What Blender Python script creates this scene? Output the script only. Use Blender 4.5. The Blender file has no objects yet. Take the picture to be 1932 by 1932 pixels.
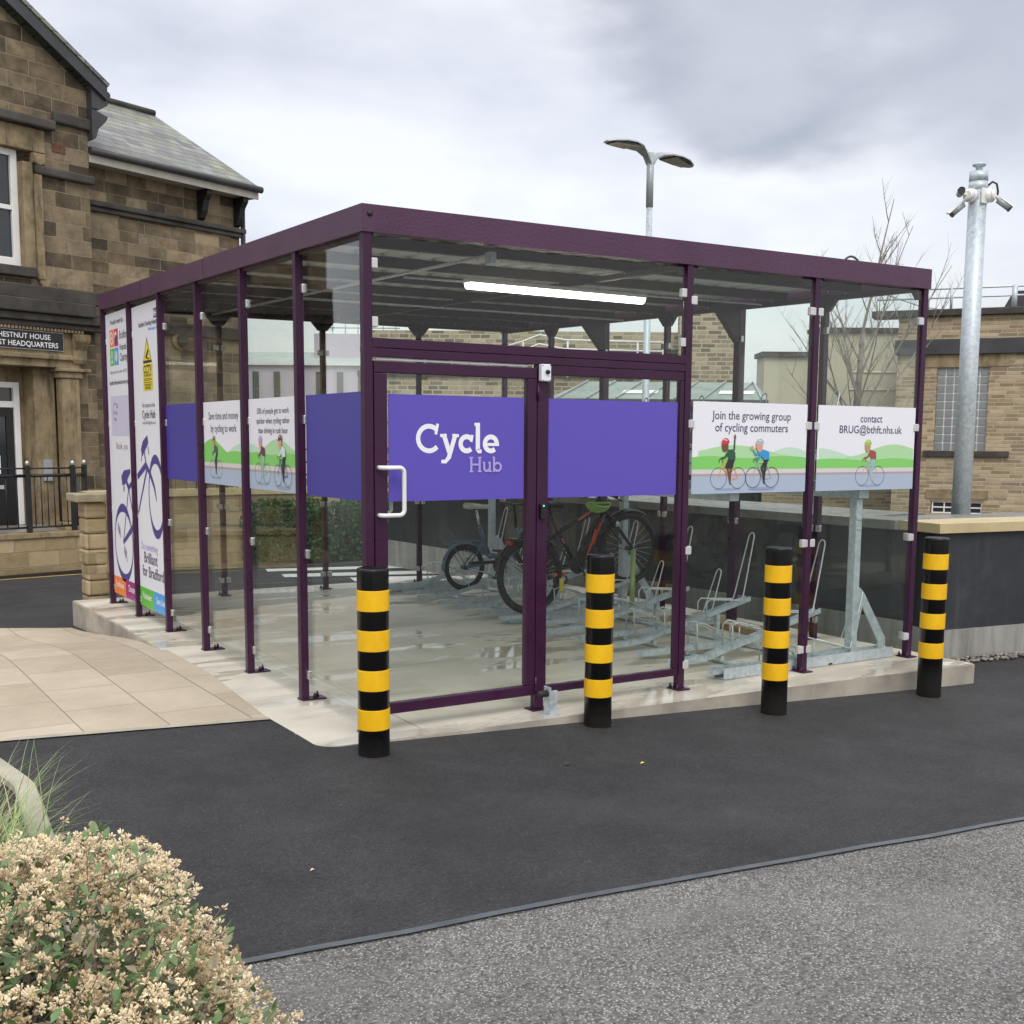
import bpy, bmesh, math, random
from mathutils import Vector, Matrix, noise
R = math.radians
random.seed(7)
scn = bpy.context.scene
col = scn.collection

# ------------------------------------------------------------------ camera
cd = bpy.data.cameras.new("camera"); cam = bpy.data.objects.new("camera", cd); col.objects.link(cam)
fw = Vector((0.537, 0.8346, -0.1217)).normalized()
rt = Vector((0.8411, -0.5408, 0.0080)); rt = (rt - fw * rt.dot(fw)).normalized()
up = rt.cross(fw).normalized()
M = Matrix((rt, up, -fw)).transposed().to_4x4(); M.translation = Vector((-2.626, -5.653, 1.6))
cam.matrix_world = M
cd.sensor_width = 36; cd.sensor_fit = 'HORIZONTAL'; cd.lens = 36 * 2187.4 / 1932
cd.shift_x = -28.0 / 1932; cd.shift_y = 129.5 / 1932
cd.clip_start = 0.05; cd.clip_end = 3000
scn.camera = cam

# ------------------------------------------------------------------ world: overcast sky with cloud
SUN_EL, SUN_AZ = 48, 200
w = bpy.data.worlds.new("World"); scn.world = w; w.use_nodes = True
nt = w.node_tree; nt.nodes.clear(); L = nt.links
def N(t, **k):
    n = nt.nodes.new(t)
    for a, b in k.items(): setattr(n, a, b)
    return n
out = N('ShaderNodeOutputWorld'); bg = N('ShaderNodeBackground'); bg2 = N('ShaderNodeBackground'); add = N('ShaderNodeAddShader')
sky = N('ShaderNodeTexSky'); sky.sky_type = 'NISHITA'; sky.sun_disc = False
sky.sun_elevation = R(SUN_EL); sky.sun_rotation = R(SUN_AZ); sky.air_density = 1.0; sky.dust_density = 3.0
L.new(sky.outputs[0], bg.inputs[0]); bg.inputs[1].default_value = 0.05
tc = N('ShaderNodeTexCoord')
def vmath(op, a, b=None):
    n = N('ShaderNodeVectorMath', operation=op)
    for i, s in enumerate((a, b)):
        if s is None: continue
        if isinstance(s, (tuple, Vector)): n.inputs[i].default_value = tuple(s)
        else: L.new(s, n.inputs[i])
    return n
def math_(op, a, b=None, c=None, clamp=False):
    n = N('ShaderNodeMath', operation=op); n.use_clamp = clamp
    for i, s in enumerate((a, b, c)):
        if s is None: continue
        if isinstance(s, (int, float)): n.inputs[i].default_value = s
        else: L.new(s, n.inputs[i])
    return n.outputs[0]
def ramp(f, stops, interp='LINEAR'):
    n = N('ShaderNodeValToRGB'); n.color_ramp.interpolation = interp
    e = n.color_ramp.elements
    while len(e) < len(stops): e.new(0.5)
    for i, (p, c) in enumerate(stops):
        e[i].position = p; e[i].color = (*c, 1) if len(c) == 3 else c
    L.new(f, n.inputs[0]); return n.outputs[0]
D = vmath('NORMALIZE', tc.outputs['Generated']).outputs[0]
warp = N('ShaderNodeTexNoise'); warp.inputs['Scale'].default_value = 3.5; warp.inputs['Detail'].default_value = 6
mp = vmath('MULTIPLY', D, (1, 1, 2.2)).outputs[0]; L.new(mp, warp.inputs['Vector'])
wv = vmath('SUBTRACT', warp.outputs['Color'], (0.5, 0.5, 0.5)).outputs[0]
wv = vmath('SCALE', wv); wv.inputs['Scale'].default_value = 0.30; L.new(vmath('SUBTRACT', warp.outputs['Color'], (0.5, 0.5, 0.5)).outputs[0], wv.inputs[0])
DW = vmath('ADD', D, wv.outputs[0]).outputs[0]
def blob(v, inner, outer, sq=1.0):
    v = Vector(v).normalized()
    d = vmath('SUBTRACT', DW, tuple(v)).outputs[0]
    d = vmath('MULTIPLY', d, (1, 1, sq)).outputs[0]
    ln = vmath('LENGTH', d).outputs['Value']
    mr = N('ShaderNodeMapRange'); mr.interpolation_type = 'SMOOTHSTEP'
    L.new(ln, mr.inputs[0]); mr.inputs[1].default_value = inner; mr.inputs[2].default_value = outer
    mr.inputs[3].default_value = 1; mr.inputs[4].default_value = 0
    return mr.outputs[0]
def direc(px, py):
    return fw + rt * ((px - 994) / 2187.4) - up * ((py - 1095.5) / 2187.4)
b1 = blob(direc(1380, 60), 0.06, 0.16, 1.7)
b2 = blob(direc(1850, 60), 0.04, 0.15, 1.3)
b3 = blob(direc(1130, 10), 0.02, 0.11, 1.6)
b4 = blob(direc(1500, 190), 0.01, 0.09, 1.5)
cn = N('ShaderNodeTexNoise'); cn.inputs['Scale'].default_value = 3.4; cn.inputs['Detail'].default_value = 7; cn.inputs['Roughness'].default_value = 0.5
L.new(vmath('MULTIPLY', D, (1, 1, 2.6)).outputs[0], cn.inputs['Vector'])
base = ramp(cn.outputs['Fac'], [(0.34, (0.54, 0.54, 0.575)), (0.47, (0.67, 0.665, 0.69)), (0.60, (0.80, 0.785, 0.78))])
dk = math_('ADD', math_('ADD', math_('MULTIPLY', b1, 0.66), math_('MULTIPLY', b2, 0.62)), math_('ADD', math_('MULTIPLY', b3, 0.35), math_('MULTIPLY', b4, 0.45)), clamp=True)
mixc = N('ShaderNodeMix', data_type='RGBA'); L.new(dk, mixc.inputs[0]); L.new(base, mixc.inputs[6]); mixc.inputs[7].default_value = (0.345, 0.345, 0.375, 1)
# brighter overhead, as an overcast sky is
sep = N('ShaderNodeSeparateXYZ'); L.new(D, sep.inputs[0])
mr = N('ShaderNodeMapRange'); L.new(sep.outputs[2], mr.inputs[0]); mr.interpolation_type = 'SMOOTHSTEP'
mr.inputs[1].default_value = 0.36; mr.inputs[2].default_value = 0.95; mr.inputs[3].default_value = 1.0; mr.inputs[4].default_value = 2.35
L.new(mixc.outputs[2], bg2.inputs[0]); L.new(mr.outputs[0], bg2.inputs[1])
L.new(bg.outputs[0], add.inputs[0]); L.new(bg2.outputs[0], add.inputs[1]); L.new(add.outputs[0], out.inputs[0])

sd = bpy.data.lights.new("sun", 'SUN'); so = bpy.data.objects.new("sun", sd); col.objects.link(so)
sd.energy = 1.0; sd.angle = R(25); sd.color = (1, 0.96, 0.9)
sdir = Vector((math.sin(R(SUN_AZ)) * math.cos(R(SUN_EL)), math.cos(R(SUN_AZ)) * math.cos(R(SUN_EL)), math.sin(R(SUN_EL))))
so.rotation_euler = sdir.to_track_quat('Z', 'Y').to_euler()
scn.view_settings.view_transform = 'Standard'; scn.view_settings.look = 'None'
scn.view_settings.exposure = 0.06; scn.view_settings.gamma = 1
scn.render.engine = 'CYCLES'
scn.cycles.transparent_max_bounces = 40; scn.cycles.max_bounces = 8; scn.cycles.glossy_bounces = 4

# ------------------------------------------------------------------ materials
class Mat:
    """small node-graph helper"""
    def __init__(s, name):
        s.m = bpy.data.materials.new(name); s.m.use_nodes = True
        s.t = s.m.node_tree; s.b = s.t.nodes['Principled BSDF']; s.o = s.t.nodes['Material Output']
    def n(s, t, **k):
        x = s.t.nodes.new(t)
        for a, b in k.items(): setattr(x, a, b)
        return x
    def l(s, a, b): s.t.links.new(a, b)
    def set(s, sock, v):
        if isinstance(v, (int, float)): sock.default_value = v
        elif isinstance(v, (tuple, list)): sock.default_value = (*v, 1) if len(v) == 3 and sock.type == 'RGBA' else v
        else: s.l(v, sock)
    def obj(s):
        if not hasattr(s, '_tc'): s._tc = s.n('ShaderNodeTexCoord')
        return s._tc.outputs['Object']
    def vm(s, op, a, b):
        x = s.n('ShaderNodeVectorMath', operation=op); s.set(x.inputs[0], a); s.set(x.inputs[1], b); return x.outputs[0]
    def ma(s, op, a, b, clamp=False):
        x = s.n('ShaderNodeMath', operation=op); x.use_clamp = clamp; s.set(x.inputs[0], a); s.set(x.inputs[1], b); return x.outputs[0]
    def noise(s, scale, detail=4, rough=0.5, vec=None, out='Fac', stretch=None):
        x = s.n('ShaderNodeTexNoise'); x.inputs['Scale'].default_value = scale; x.inputs['Detail'].default_value = detail
        x.inputs['Roughness'].default_value = rough
        v = vec if vec is not None else s.obj()
        if stretch: v = s.vm('MULTIPLY', v, stretch)
        s.l(v, x.inputs['Vector']); return x.outputs[out]
    def ramp(s, f, stops, interp='LINEAR'):
        x = s.n('ShaderNodeValToRGB'); x.color_ramp.interpolation = interp; e = x.color_ramp.elements
        while len(e) < len(stops): e.new(0.5)
        for i, (p, c) in enumerate(stops):
            if isinstance(c, (int, float)): c = (c, c, c)
            e[i].position = p; e[i].color = (*c, 1)
        s.l(f, x.inputs[0]); return x.outputs[0]
    def mix(s, f, a, b, mode='MIX'):
        x = s.n('ShaderNodeMix', data_type='RGBA', blend_type=mode)
        s.set(x.inputs[0], f); s.set(x.inputs[6], a); s.set(x.inputs[7], b); return x.outputs[2]
    def bump(s, h, strength=0.3, dist=0.01, prev=None):
        x = s.n('ShaderNodeBump'); x.inputs['Strength'].default_value = strength; x.inputs['Distance'].default_value = dist
        s.l(h, x.inputs['Height'])
        if prev is not None: s.l(prev, x.inputs['Normal'])
        return x.outputs[0]
    def wallvec(s):
        """(along, up) coordinates on any upright or sloping face, from its object-space normal"""
        if not hasattr(s, '_tc'): s._tc = s.n('ShaderNodeTexCoord')
        a = s.n('ShaderNodeSeparateXYZ'); s.l(s._tc.outputs['Object'], a.inputs[0])
        nn = s.n('ShaderNodeSeparateXYZ'); s.l(s._tc.outputs['Normal'], nn.inputs[0])
        ax = s.ma('ABSOLUTE', nn.outputs[0], 0); ay = s.ma('ABSOLUTE', nn.outputs[1], 0)
        sel = s.ma('GREATER_THAN', ax, ay)
        m = s.n('ShaderNodeMix', data_type='FLOAT'); s.l(sel, m.inputs[0]); s.l(a.outputs[0], m.inputs[2]); s.l(a.outputs[1], m.inputs[3])
        c = s.n('ShaderNodeCombineXYZ'); s.l(m.outputs[0], c.inputs[0]); s.l(a.outputs[2], c.inputs[1]); return c.outputs[0]
    def fin(s, color=None, rough=None, metal=None, normal=None, spec=None, coat=None, emis=None, es=0):
        I = s.b.inputs
        if color is not None: s.set(I['Base Color'], color)
        if rough is not None: s.set(I['Roughness'], rough)
        if metal is not None: s.set(I['Metallic'], metal)
        if normal is not None: s.l(normal, I['Normal'])
        if spec is not None: s.set(I['Specular IOR Level'], spec)
        if coat is not None: s.set(I['Coat Weight'], coat)
        if emis is not None: s.set(I['Emission Color'], emis); I['Emission Strength'].default_value = es
        return s.m

def sc(c, k): return tuple(min(1, x * k) for x in c)
def pm(name, c, rough=0.5, var=0.15, scale=6, metal=0, bump=0.0, bscale=60, spec=None, coat=None, rvar=0.12):
    s = Mat(name)
    f = s.noise(scale, 5, 0.6)
    colr = s.ramp(f, [(0.3, sc(c, 1 - var)), (0.7, sc(c, 1 + var))])
    rr = s.ramp(s.noise(scale * 2.3, 4), [(0.3, max(0.02, rough - rvar)), (0.7, min(1, rough + rvar))])
    nm = s.bump(s.noise(bscale, 4), bump, 0.004) if bump else None
    return s.fin(colr, rr, metal, nm, spec, coat)

M_ = {}
M_['purple'] = pm('purple_powder_coat', (0.040, 0.009, 0.036), 0.36, 0.15, 3, bump=0.12, bscale=140, spec=0.35)
def fascia_mat():
    s = Mat('purple_fascia')
    c = s.ramp(s.noise(2.5, 4), [(0.3, (0.062, 0.020, 0.053)), (0.7, (0.082, 0.028, 0.070))])
    h = s.noise(60, 4, 0.6); b = s.bump(h, 0.45, 0.007); b = s.bump(s.noise(3, 2), 0.15, 0.02, b)
    return s.fin(c, 0.36, 0, b)
M_['fascia'] = fascia_mat()
M_['steel'] = pm('brushed_steel', (0.62, 0.62, 0.61), 0.28, 0.08, 9, metal=0.9)
M_['clampw'] = pm('satin_clamp', (0.62, 0.62, 0.62), 0.4, 0.06, 20, metal=0.35)
M_['dark'] = pm('black_plastic', (0.012, 0.012, 0.014), 0.35, 0.2, 9)
M_['tyre'] = pm('tyre_rubber', (0.02, 0.02, 0.021), 0.75, 0.2, 30, bump=0.3, bscale=200)
def sleeve_mat():
    s = Mat('black_gloss_sleeve'); a = s.n('ShaderNodeSeparateXYZ'); s.l(s.obj(), a.inputs[0])
    k = s.ramp(s.ma('ADD', a.outputs[2], s.ma('MULTIPLY', s.noise(18, 6, 0.8), 0.22)), [(0.06, 0.55), (0.22, 0.0)])
    c = s.mix(k, (0.007, 0.007, 0.008), (0.085, 0.078, 0.068)); c = s.mix(s.ramp(s.noise(60, 4, 0.8, stretch=(1, 1, 0.3)), [(0.68, 0.0), (0.78, 0.3)]), c, (0.10, 0.10, 0.10))
    return s.fin(c, s.ramp(k, [(0.0, 0.22), (0.5, 0.6)]), 0, s.bump(s.noise(12, 3), 0.08, 0.004), spec=0.35)
M_['blackgloss'] = sleeve_mat()
def band_mat():
    s = Mat('yellow_reflective_band')
    c = s.ramp(s.noise(9, 6, 0.7, stretch=(1, 1, 0.5)), [(0.35, (0.80, 0.44, 0.004)), (0.6, (0.90, 0.53, 0.006))])
    c = s.mix(s.ramp(s.noise(45, 3, 0.8, stretch=(1, 1, 0.25)), [(0.70, 0.0), (0.78, 0.45)]), c, (0.30, 0.20, 0.05))
    return s.fin(c, 0.38)
M_['yellow'] = band_mat()
M_['white'] = Mat('white_sign').fin((0.80, 0.81, 0.86), 0.32)
M_['whitep'] = pm('white_paint', (0.78, 0.78, 0.76), 0.4, 0.05, 6)
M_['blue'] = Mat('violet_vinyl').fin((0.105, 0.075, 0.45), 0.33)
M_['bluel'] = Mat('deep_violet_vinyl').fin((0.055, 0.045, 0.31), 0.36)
M_['rubber'] = pm('black_rubber', (0.02, 0.02, 0.02), 0.7)
M_['roofsteel'] = pm('galvanised_roof_sheet', (0.62, 0.63, 0.60), 0.5, 0.15, 2.2)
M_['purlin'] = pm('dark_purlin', (0.040, 0.022, 0.022), 0.6, 0.2, 5)
def galv():
    s = Mat('galvanised_steel')
    v = s.n('ShaderNodeTexVoronoi'); v.inputs['Scale'].default_value = 38; s.l(s.obj(), v.inputs['Vector'])
    sp = s.n('ShaderNodeSeparateColor'); s.l(v.outputs['Color'], sp.inputs[0])
    f = s.ma('ADD', s.ma('MULTIPLY', sp.outputs[0], 0.45), s.ma('MULTIPLY', s.noise(7, 6, 0.7), 0.55))
    c = s.ramp(f, [(0.2, (0.42, 0.48, 0.51)), (0.5, (0.50, 0.57, 0.60)), (0.8, (0.60, 0.67, 0.70))])
    return s.fin(c, s.ramp(f, [(0.2, 0.35), (0.8, 0.6)]), 0.35)
M_['galv'] = galv()
M_['rod'] = pm('bright_zinc_rod', (0.62, 0.65, 0.66), 0.35, 0.08, 20, metal=0.4)
M_['tube'] = Mat('lit_diffuser').fin((0.9, 0.9, 0.85), 0.4, emis=(1.0, 0.95, 0.82), es=7)
M_['led'] = Mat('green_indicator').fin((0, 0.4, 0.2), 0.4, emis=(0.05, 1.0, 0.5), es=3)

def glass(name, tint, rmul=1.0):
    s = Mat(name); s.t.nodes.remove(s.b)
    tr = s.n('ShaderNodeBsdfTransparent'); tr.inputs[0].default_value = (*tint, 1)
    gl = s.n('ShaderNodeBsdfGlossy'); gl.inputs['Roughness'].default_value = 0.012; gl.inputs[0].default_value = (1, 1, 1, 1)
    lw = s.n('ShaderNodeLayerWeight'); lw.inputs[0].default_value = 0.5
    f = s.ma('MULTIPLY', s.ma('POWER', lw.outputs['Facing'], 4.2), 0.9)
    f = s.ma('ADD', s.ma('MULTIPLY', f, rmul), 0.022 * rmul, True)
    g = s.n('ShaderNodeNewGeometry')
    b = s.bump(s.noise(1.3, 2), 0.05, 0.02); s.l(b, gl.inputs['Normal'])
    mx = s.n('ShaderNodeMixShader'); s.l(f, mx.inputs[0]); s.l(tr.outputs[0], mx.inputs[1]); s.l(gl.outputs[0], mx.inputs[2])
    s.l(mx.outputs[0], s.o.inputs[0]); return s.m
M_['glass'] = glass('clear_panel', (0.955, 0.975, 0.962), 0.95)
def winglass():
    s = Mat('window_glass'); return s.fin((0.02, 0.025, 0.028), 0.06, 0, spec=0.7)
M_['wglass'] = winglass()

def stone(name, bw, bh, cols, mortar, msize, soot=0.5, bump=0.5, seed=0.0, mort_bump=1.0, nscale=1.0, darkbrick=0.0, brk=0.34):
    s = Mat(name); v = s.wallvec()
    v = s.vm('ADD', v, (seed, seed * 0.37, 0))
    wob = s.vm('SCALE', s.vm('SUBTRACT', s.noise(3.0, 2, vec=v, out='Color'), (0.5, 0.5, 0.5)), (0, 0, 0))
    wn = s.n('ShaderNodeVectorMath', operation='SCALE'); s.l(s.vm('SUBTRACT', s.noise(2.2 / bw, 2, vec=v, out='Color'), (0.5, 0.5, 0.5)), wn.inputs[0]); wn.inputs['Scale'].default_value = bh * 0.10
    v2 = s.vm('ADD', v, wn.outputs[0])
    br = s.n('ShaderNodeTexBrick'); s.l(v2, br.inputs['Vector'])
    br.inputs['Scale'].default_value = 1; br.inputs['Brick Width'].default_value = bw; br.inputs['Row Height'].default_value = bh
    br.inputs['Mortar Size'].default_value = msize; br.inputs['Mortar Smooth'].default_value = 0.3; br.inputs['Bias'].default_value = 0
    br.offset = 0.43; br.squash = 1.35; br.squash_frequency = 3
    br.inputs['Color1'].default_value = (0, 0, 0, 1); br.inputs['Color2'].default_value = (1, 1, 1, 1); br.inputs['Mortar'].default_value = (0.5, 0.5, 0.5, 1)
    rnd = br.outputs['Color']
    n1 = s.noise(3.2 * nscale, 10, 0.72, vec=v)
    f = s.ma('ADD', s.ma('MULTIPLY', rnd, brk), s.ma('MULTIPLY', n1, 1 - brk))
    k = len(cols); c = s.ramp(f, [(0.30 + 0.36 * i / (k - 1), cols[i]) for i in range(k)])
    if soot > 0:
        sn = s.ramp(s.noise(0.9, 7, 0.7, vec=v), [(0.45, 0.0), (0.72, 1.0)])
        c = s.mix(s.ma('MULTIPLY', sn, soot), c, (0.035, 0.032, 0.028))
        st = s.ramp(s.noise(1.0, 5, 0.6, vec=s.vm('MULTIPLY', v, (3.2, 0.35, 1))), [(0.55, 0.0), (0.75, 1.0)])
        c = s.mix(s.ma('MULTIPLY', st, soot * 0.5), c, (0.05, 0.045, 0.04))
    if darkbrick > 0:
        db = s.ramp(rnd, [(0.80, 0.0), (0.86, 1.0)]); c = s.mix(s.ma('MULTIPLY', db, darkbrick), c, (0.075, 0.06, 0.05))
    mo = s.mix(s.ma('MULTIPLY', s.noise(8, 3, vec=v), 0.7), mortar, sc(mortar, 0.45))
    c = s.mix(br.outputs['Fac'], c, mo)
    h = s.ma('SUBTRACT', s.ma('MULTIPLY', s.noise(16 * nscale, 7, 0.7, vec=v), 0.6), s.ma('MULTIPLY', br.outputs['Fac'], mort_bump))
    return s.fin(c, 0.88, 0, s.bump(h, bump, 0.02), spec=0.2)
brown = [(0.065, 0.053, 0.038), (0.125, 0.098, 0.063), (0.20, 0.155, 0.098), (0.30, 0.235, 0.15)]
M_['ashlar'] = stone('weathered_ashlar', 0.46, 0.235, brown, (0.36, 0.31, 0.22), 0.007, 0.80, 0.8)
M_['ashlar2'] = stone('weathered_small_ashlar', 0.40, 0.19, [sc(x, 1.12) for x in brown], (0.36, 0.31, 0.22), 0.006, 0.60, 0.8, 3.3)
M_['rockstone'] = stone('pitched_stone', 0.42, 0.21, [(0.22, 0.165, 0.09), (0.36, 0.28, 0.165), (0.48, 0.38, 0.235)], (0.40, 0.33, 0.22), 0.008, 0.12, 0.9, 1.1, nscale=0.6)
M_['rubble'] = stone('coursed_rubble', 0.30, 0.085, [(0.27, 0.205, 0.125), (0.42, 0.335, 0.215), (0.52, 0.43, 0.29)], (0.58, 0.49, 0.35), 0.012, 0.22, 0.7, 5.2, darkbrick=0.55, brk=0.45)
M_['rubble2'] = stone('far_coursed_rubble', 0.33, 0.14, [(0.26, 0.21, 0.14), (0.42, 0.35, 0.235), (0.52, 0.44, 0.31)], (0.62, 0.55, 0.42), 0.022, 0.10, 0.6, 8.2, darkbrick=0.75, brk=0.5)
def dressed():
    s = Mat('dressed_stone'); v = s.wallvec()
    c = s.ramp(s.noise(2.4, 9, 0.7), [(0.32, (0.15, 0.115, 0.07)), (0.5, (0.27, 0.21, 0.125)), (0.68, (0.37, 0.295, 0.185))])
    c = s.mix(s.ramp(s.noise(1.0, 7, 0.7, vec=s.vm('MULTIPLY', v, (4.0, 0.6, 1))), [(0.50, 0.0), (0.68, 0.85)]), c, (0.05, 0.043, 0.034))
    return s.fin(c, 0.85, 0, s.bump(s.noise(28, 6, 0.7), 0.35, 0.006), spec=0.2)
M_['smoothstone'] = dressed()
M_['sootstone'] = pm('soot_black_stone', (0.055, 0.05, 0.043), 0.85, 0.5, 2.5, bump=0.4, bscale=25)
M_['blackfascia'] = pm('black_roof_fascia', (0.045, 0.046, 0.05), 0.5, 0.3, 2)
M_['creamwood'] = pm('weathered_soffit_board', (0.36, 0.34, 0.29), 0.7, 0.15, 4)
M_['castiron'] = pm('black_cast_iron', (0.014, 0.014, 0.015), 0.45, 0.3, 6)
def slate():
    s = Mat('slate_roof')
    a = s.n('ShaderNodeSeparateXYZ'); s.l(s.obj(), a.inputs[0])
    c = s.n('ShaderNodeCombineXYZ'); s.l(a.outputs[0], c.inputs[0]); s.l(s.ma('MULTIPLY', a.outputs[2], 1.6), c.inputs[1]); v = c.outputs[0]
    br = s.n('ShaderNodeTexBrick'); s.l(v, br.inputs['Vector']); br.inputs['Scale'].default_value = 1
    br.inputs['Brick Width'].default_value = 0.30; br.inputs['Row Height'].default_value = 0.20; br.inputs['Mortar Size'].default_value = 0.006
    br.inputs['Color1'].default_value = (0, 0, 0, 1); br.inputs['Color2'].default_value = (1, 1, 1, 1); br.inputs['Mortar'].default_value = (0, 0, 0, 1)
    f = s.ma('ADD', s.ma('MULTIPLY', br.outputs['Color'], 0.4), s.ma('MULTIPLY', s.noise(3, 7, 0.7), 0.6))
    cc = s.ramp(f, [(0.25, (0.085, 0.082, 0.085)), (0.5, (0.155, 0.158, 0.150)), (0.75, (0.24, 0.25, 0.215))])
    cc = s.mix(s.ramp(s.noise(1.1, 5), [(0.5, 0.0), (0.75, 0.7)]), cc, (0.22, 0.25, 0.11))
    cc = s.mix(br.outputs['Fac'], cc, (0.03, 0.03, 0.03))
    cc = s.mix(s.ramp(s.ma('FRACT', s.ma('DIVIDE', s.ma('MULTIPLY', a.outputs[2], 1.6), 0.20), 0), [(0.0, 1.0), (0.10, 0.0)]), cc, (0.03, 0.03, 0.03))  # shadow at each slate course edge, painted in as a dark line
    saw = s.ma('FRACT', s.ma('DIVIDE', s.ma('MULTIPLY', a.outputs[2], 1.6), 0.20), 0)
    h = s.ma('ADD', s.ma('MULTIPLY', saw, -0.6), s.ma('MULTIPLY', br.outputs['Fac'], -0.5))
    return s.fin(cc, 0.55, 0, s.bump(h, 0.8, 0.03))
M_['slate'] = slate()

def tarmac(name, lo, hi, chip, chipfrac, scale, rough=0.85, patch=0.25):
    s = Mat(name)
    v = s.n('ShaderNodeTexVoronoi'); v.inputs['Scale'].default_value = scale; s.l(s.obj(), v.inputs['Vector'])
    sp = s.n('ShaderNodeSeparateColor'); s.l(v.outputs['Color'], sp.inputs[0])
    n1 = s.noise(scale * 0.9, 5, 0.8)
    f = s.ma('ADD', s.ma('MULTIPLY', sp.outputs[0], 0.5), s.ma('MULTIPLY', n1, 0.5))
    c = s.ramp(f, [(0.2, lo), (0.8, hi)])
    ch = s.ma('MULTIPLY', s.ramp(sp.outputs[1], [(1 - chipfrac - 0.02, 0.0), (1 - chipfrac, 1.0)]), s.ramp(v.outputs['Distance'], [(0.30, 1.0), (0.5, 0.0)]))
    c = s.mix(ch, c, chip)
    big = s.ramp(s.noise(1.3, 9, 0.72), [(0.3, 1 - patch), (0.7, 1 + patch * 0.6)])
    c = s.mix(1.0, c, big, 'MULTIPLY')
    st = s.ramp(s.noise(0.75, 8, 0.75, stretch=(1.0, 1.6, 1)), [(0.52, 0.0), (0.66, 0.55)])
    c = s.mix(st, c, sc(hi, 0.85)); sp2 = s.ramp(s.noise(7, 4, 0.8), [(0.70, 0.0), (0.74, 0.5)]); c = s.mix(sp2, c, sc(lo, 0.8))
    h = s.ma('ADD', s.ma('MULTIPLY', v.outputs['Distance'], -0.8), s.noise(scale * 0.5, 5, 0.8))
    rr = s.ramp(s.noise(0.9, 5, 0.6), [(0.35, rough - 0.22), (0.65, rough)])
    return s.fin(c, rr, 0, s.bump(h, 0.75, 0.006), spec=0.35)
M_['newtar'] = tarmac('new_dark_asphalt', (0.018, 0.018, 0.019), (0.054, 0.054, 0.056), (0.12, 0.12, 0.115), 0.03, 130, 0.80, 0.45)
M_['oldtar'] = tarmac('worn_chipped_asphalt', (0.062, 0.061, 0.058), (0.225, 0.219, 0.208), (0.42, 0.41, 0.39), 0.30, 120, 0.88, 0.28)
M_['seam'] = pm('bitumen_joint', (0.085, 0.098, 0.11), 0.42, 0.25, 8, bump=0.3, bscale=40)
M_['earth'] = pm('bare_ground', (0.09, 0.085, 0.075), 0.9, 0.3, 1.5, bump=0.5, bscale=20)
def slabmat():
    s = Mat('polished_wet_concrete')
    n1 = s.noise(1.6, 7, 0.62); wet = s.ramp(s.noise(1.15, 5, 0.6, stretch=(0.6, 1.7, 1)), [(0.535, 0.0), (0.565, 1.0)])
    c = s.ramp(n1, [(0.25, (0.49, 0.445, 0.355)), (0.5, (0.62, 0.58, 0.485)), (0.75, (0.70, 0.67, 0.585))])
    c = s.mix(s.ramp(s.noise(0.8, 8, 0.7, stretch=(0.5, 2.2, 1)), [(0.5, 0.0), (0.62, 0.6)]), c, (0.30, 0.26, 0.20))
    c = s.mix(s.ramp(s.noise(60, 3, 0.7), [(0.55, 0.0), (0.8, 0.35)]), c, (0.30, 0.27, 0.22))
    c = s.mix(s.ma('MULTIPLY', wet, 0.30), c, (0.34, 0.29, 0.21))
    rr = s.ramp(wet, [(0.0, 0.50), (0.5, 0.22), (1.0, 0.04)])
    nn = s.bump(s.noise(30, 5, 0.7), 0.10, 0.002)
    return s.fin(c, rr, 0, nn, spec=0.38)
M_['slab'] = slabmat()
M_['slabside'] = pm('shuttered_concrete', (0.34, 0.31, 0.26), 0.8, 0.35, 2.5, bump=0.3, bscale=25)
def paving():
    s = Mat('buff_paving')
    mp = s.n('ShaderNodeMapping'); mp.inputs['Rotation'].default_value = (0, 0, R(90)); mp.inputs['Location'].default_value = (0.1, 0.0, 0); s.l(s.obj(), mp.inputs[0])
    br = s.n('ShaderNodeTexBrick'); s.l(mp.outputs[0], br.inputs['Vector']); br.inputs['Scale'].default_value = 1
    br.inputs['Brick Width'].default_value = 0.62; br.inputs['Row Height'].default_value = 0.44; br.inputs['Mortar Size'].default_value = 0.0045
    br.inputs['Mortar Smooth'].default_value = 0.2
    br.inputs['Color1'].default_value = (0, 0, 0, 1); br.inputs['Color2'].default_value = (1, 1, 1, 1); br.inputs['Mortar'].default_value = (0, 0, 0, 1)
    f = s.ma('ADD', s.ma('MULTIPLY', br.outputs['Color'], 0.20), s.ma('MULTIPLY', s.noise(1.7, 8, 0.72), 0.80))
    c = s.ramp(f, [(0.28, (0.38, 0.315, 0.225)), (0.5, (0.47, 0.40, 0.295)), (0.72, (0.56, 0.485, 0.37))])
    c = s.mix(s.ramp(s.noise(120, 3, 0.7), [(0.5, 0.0), (0.8, 0.5)]), c, (0.27, 0.21, 0.15))
    c = s.mix(s.ma('MULTIPLY', br.outputs['Fac'], 0.8), c, (0.20, 0.165, 0.12))
    return s.fin(c, s.ramp(s.noise(2, 4), [(0.3, 0.45), (0.7, 0.75)]), 0, s.bump(s.ma('SUBTRACT', s.ma('MULTIPLY', s.noise(90, 3), 0.2), br.outputs['Fac']), 0.4, 0.004))
M_['paving'] = paving()
M_['kerb'] = pm('concrete_kerb', (0.38, 0.35, 0.28), 0.8, 0.2, 5, bump=0.4, bscale=60)
M_['coping'] = pm('buff_coping_stone', (0.50, 0.41, 0.23), 0.7, 0.12, 4, bump=0.2, bscale=40)
M_['copetop'] = pm('grey_wet_coping_top', (0.20, 0.195, 0.18), 0.35, 0.25, 2, bump=0.2, bscale=30)
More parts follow.
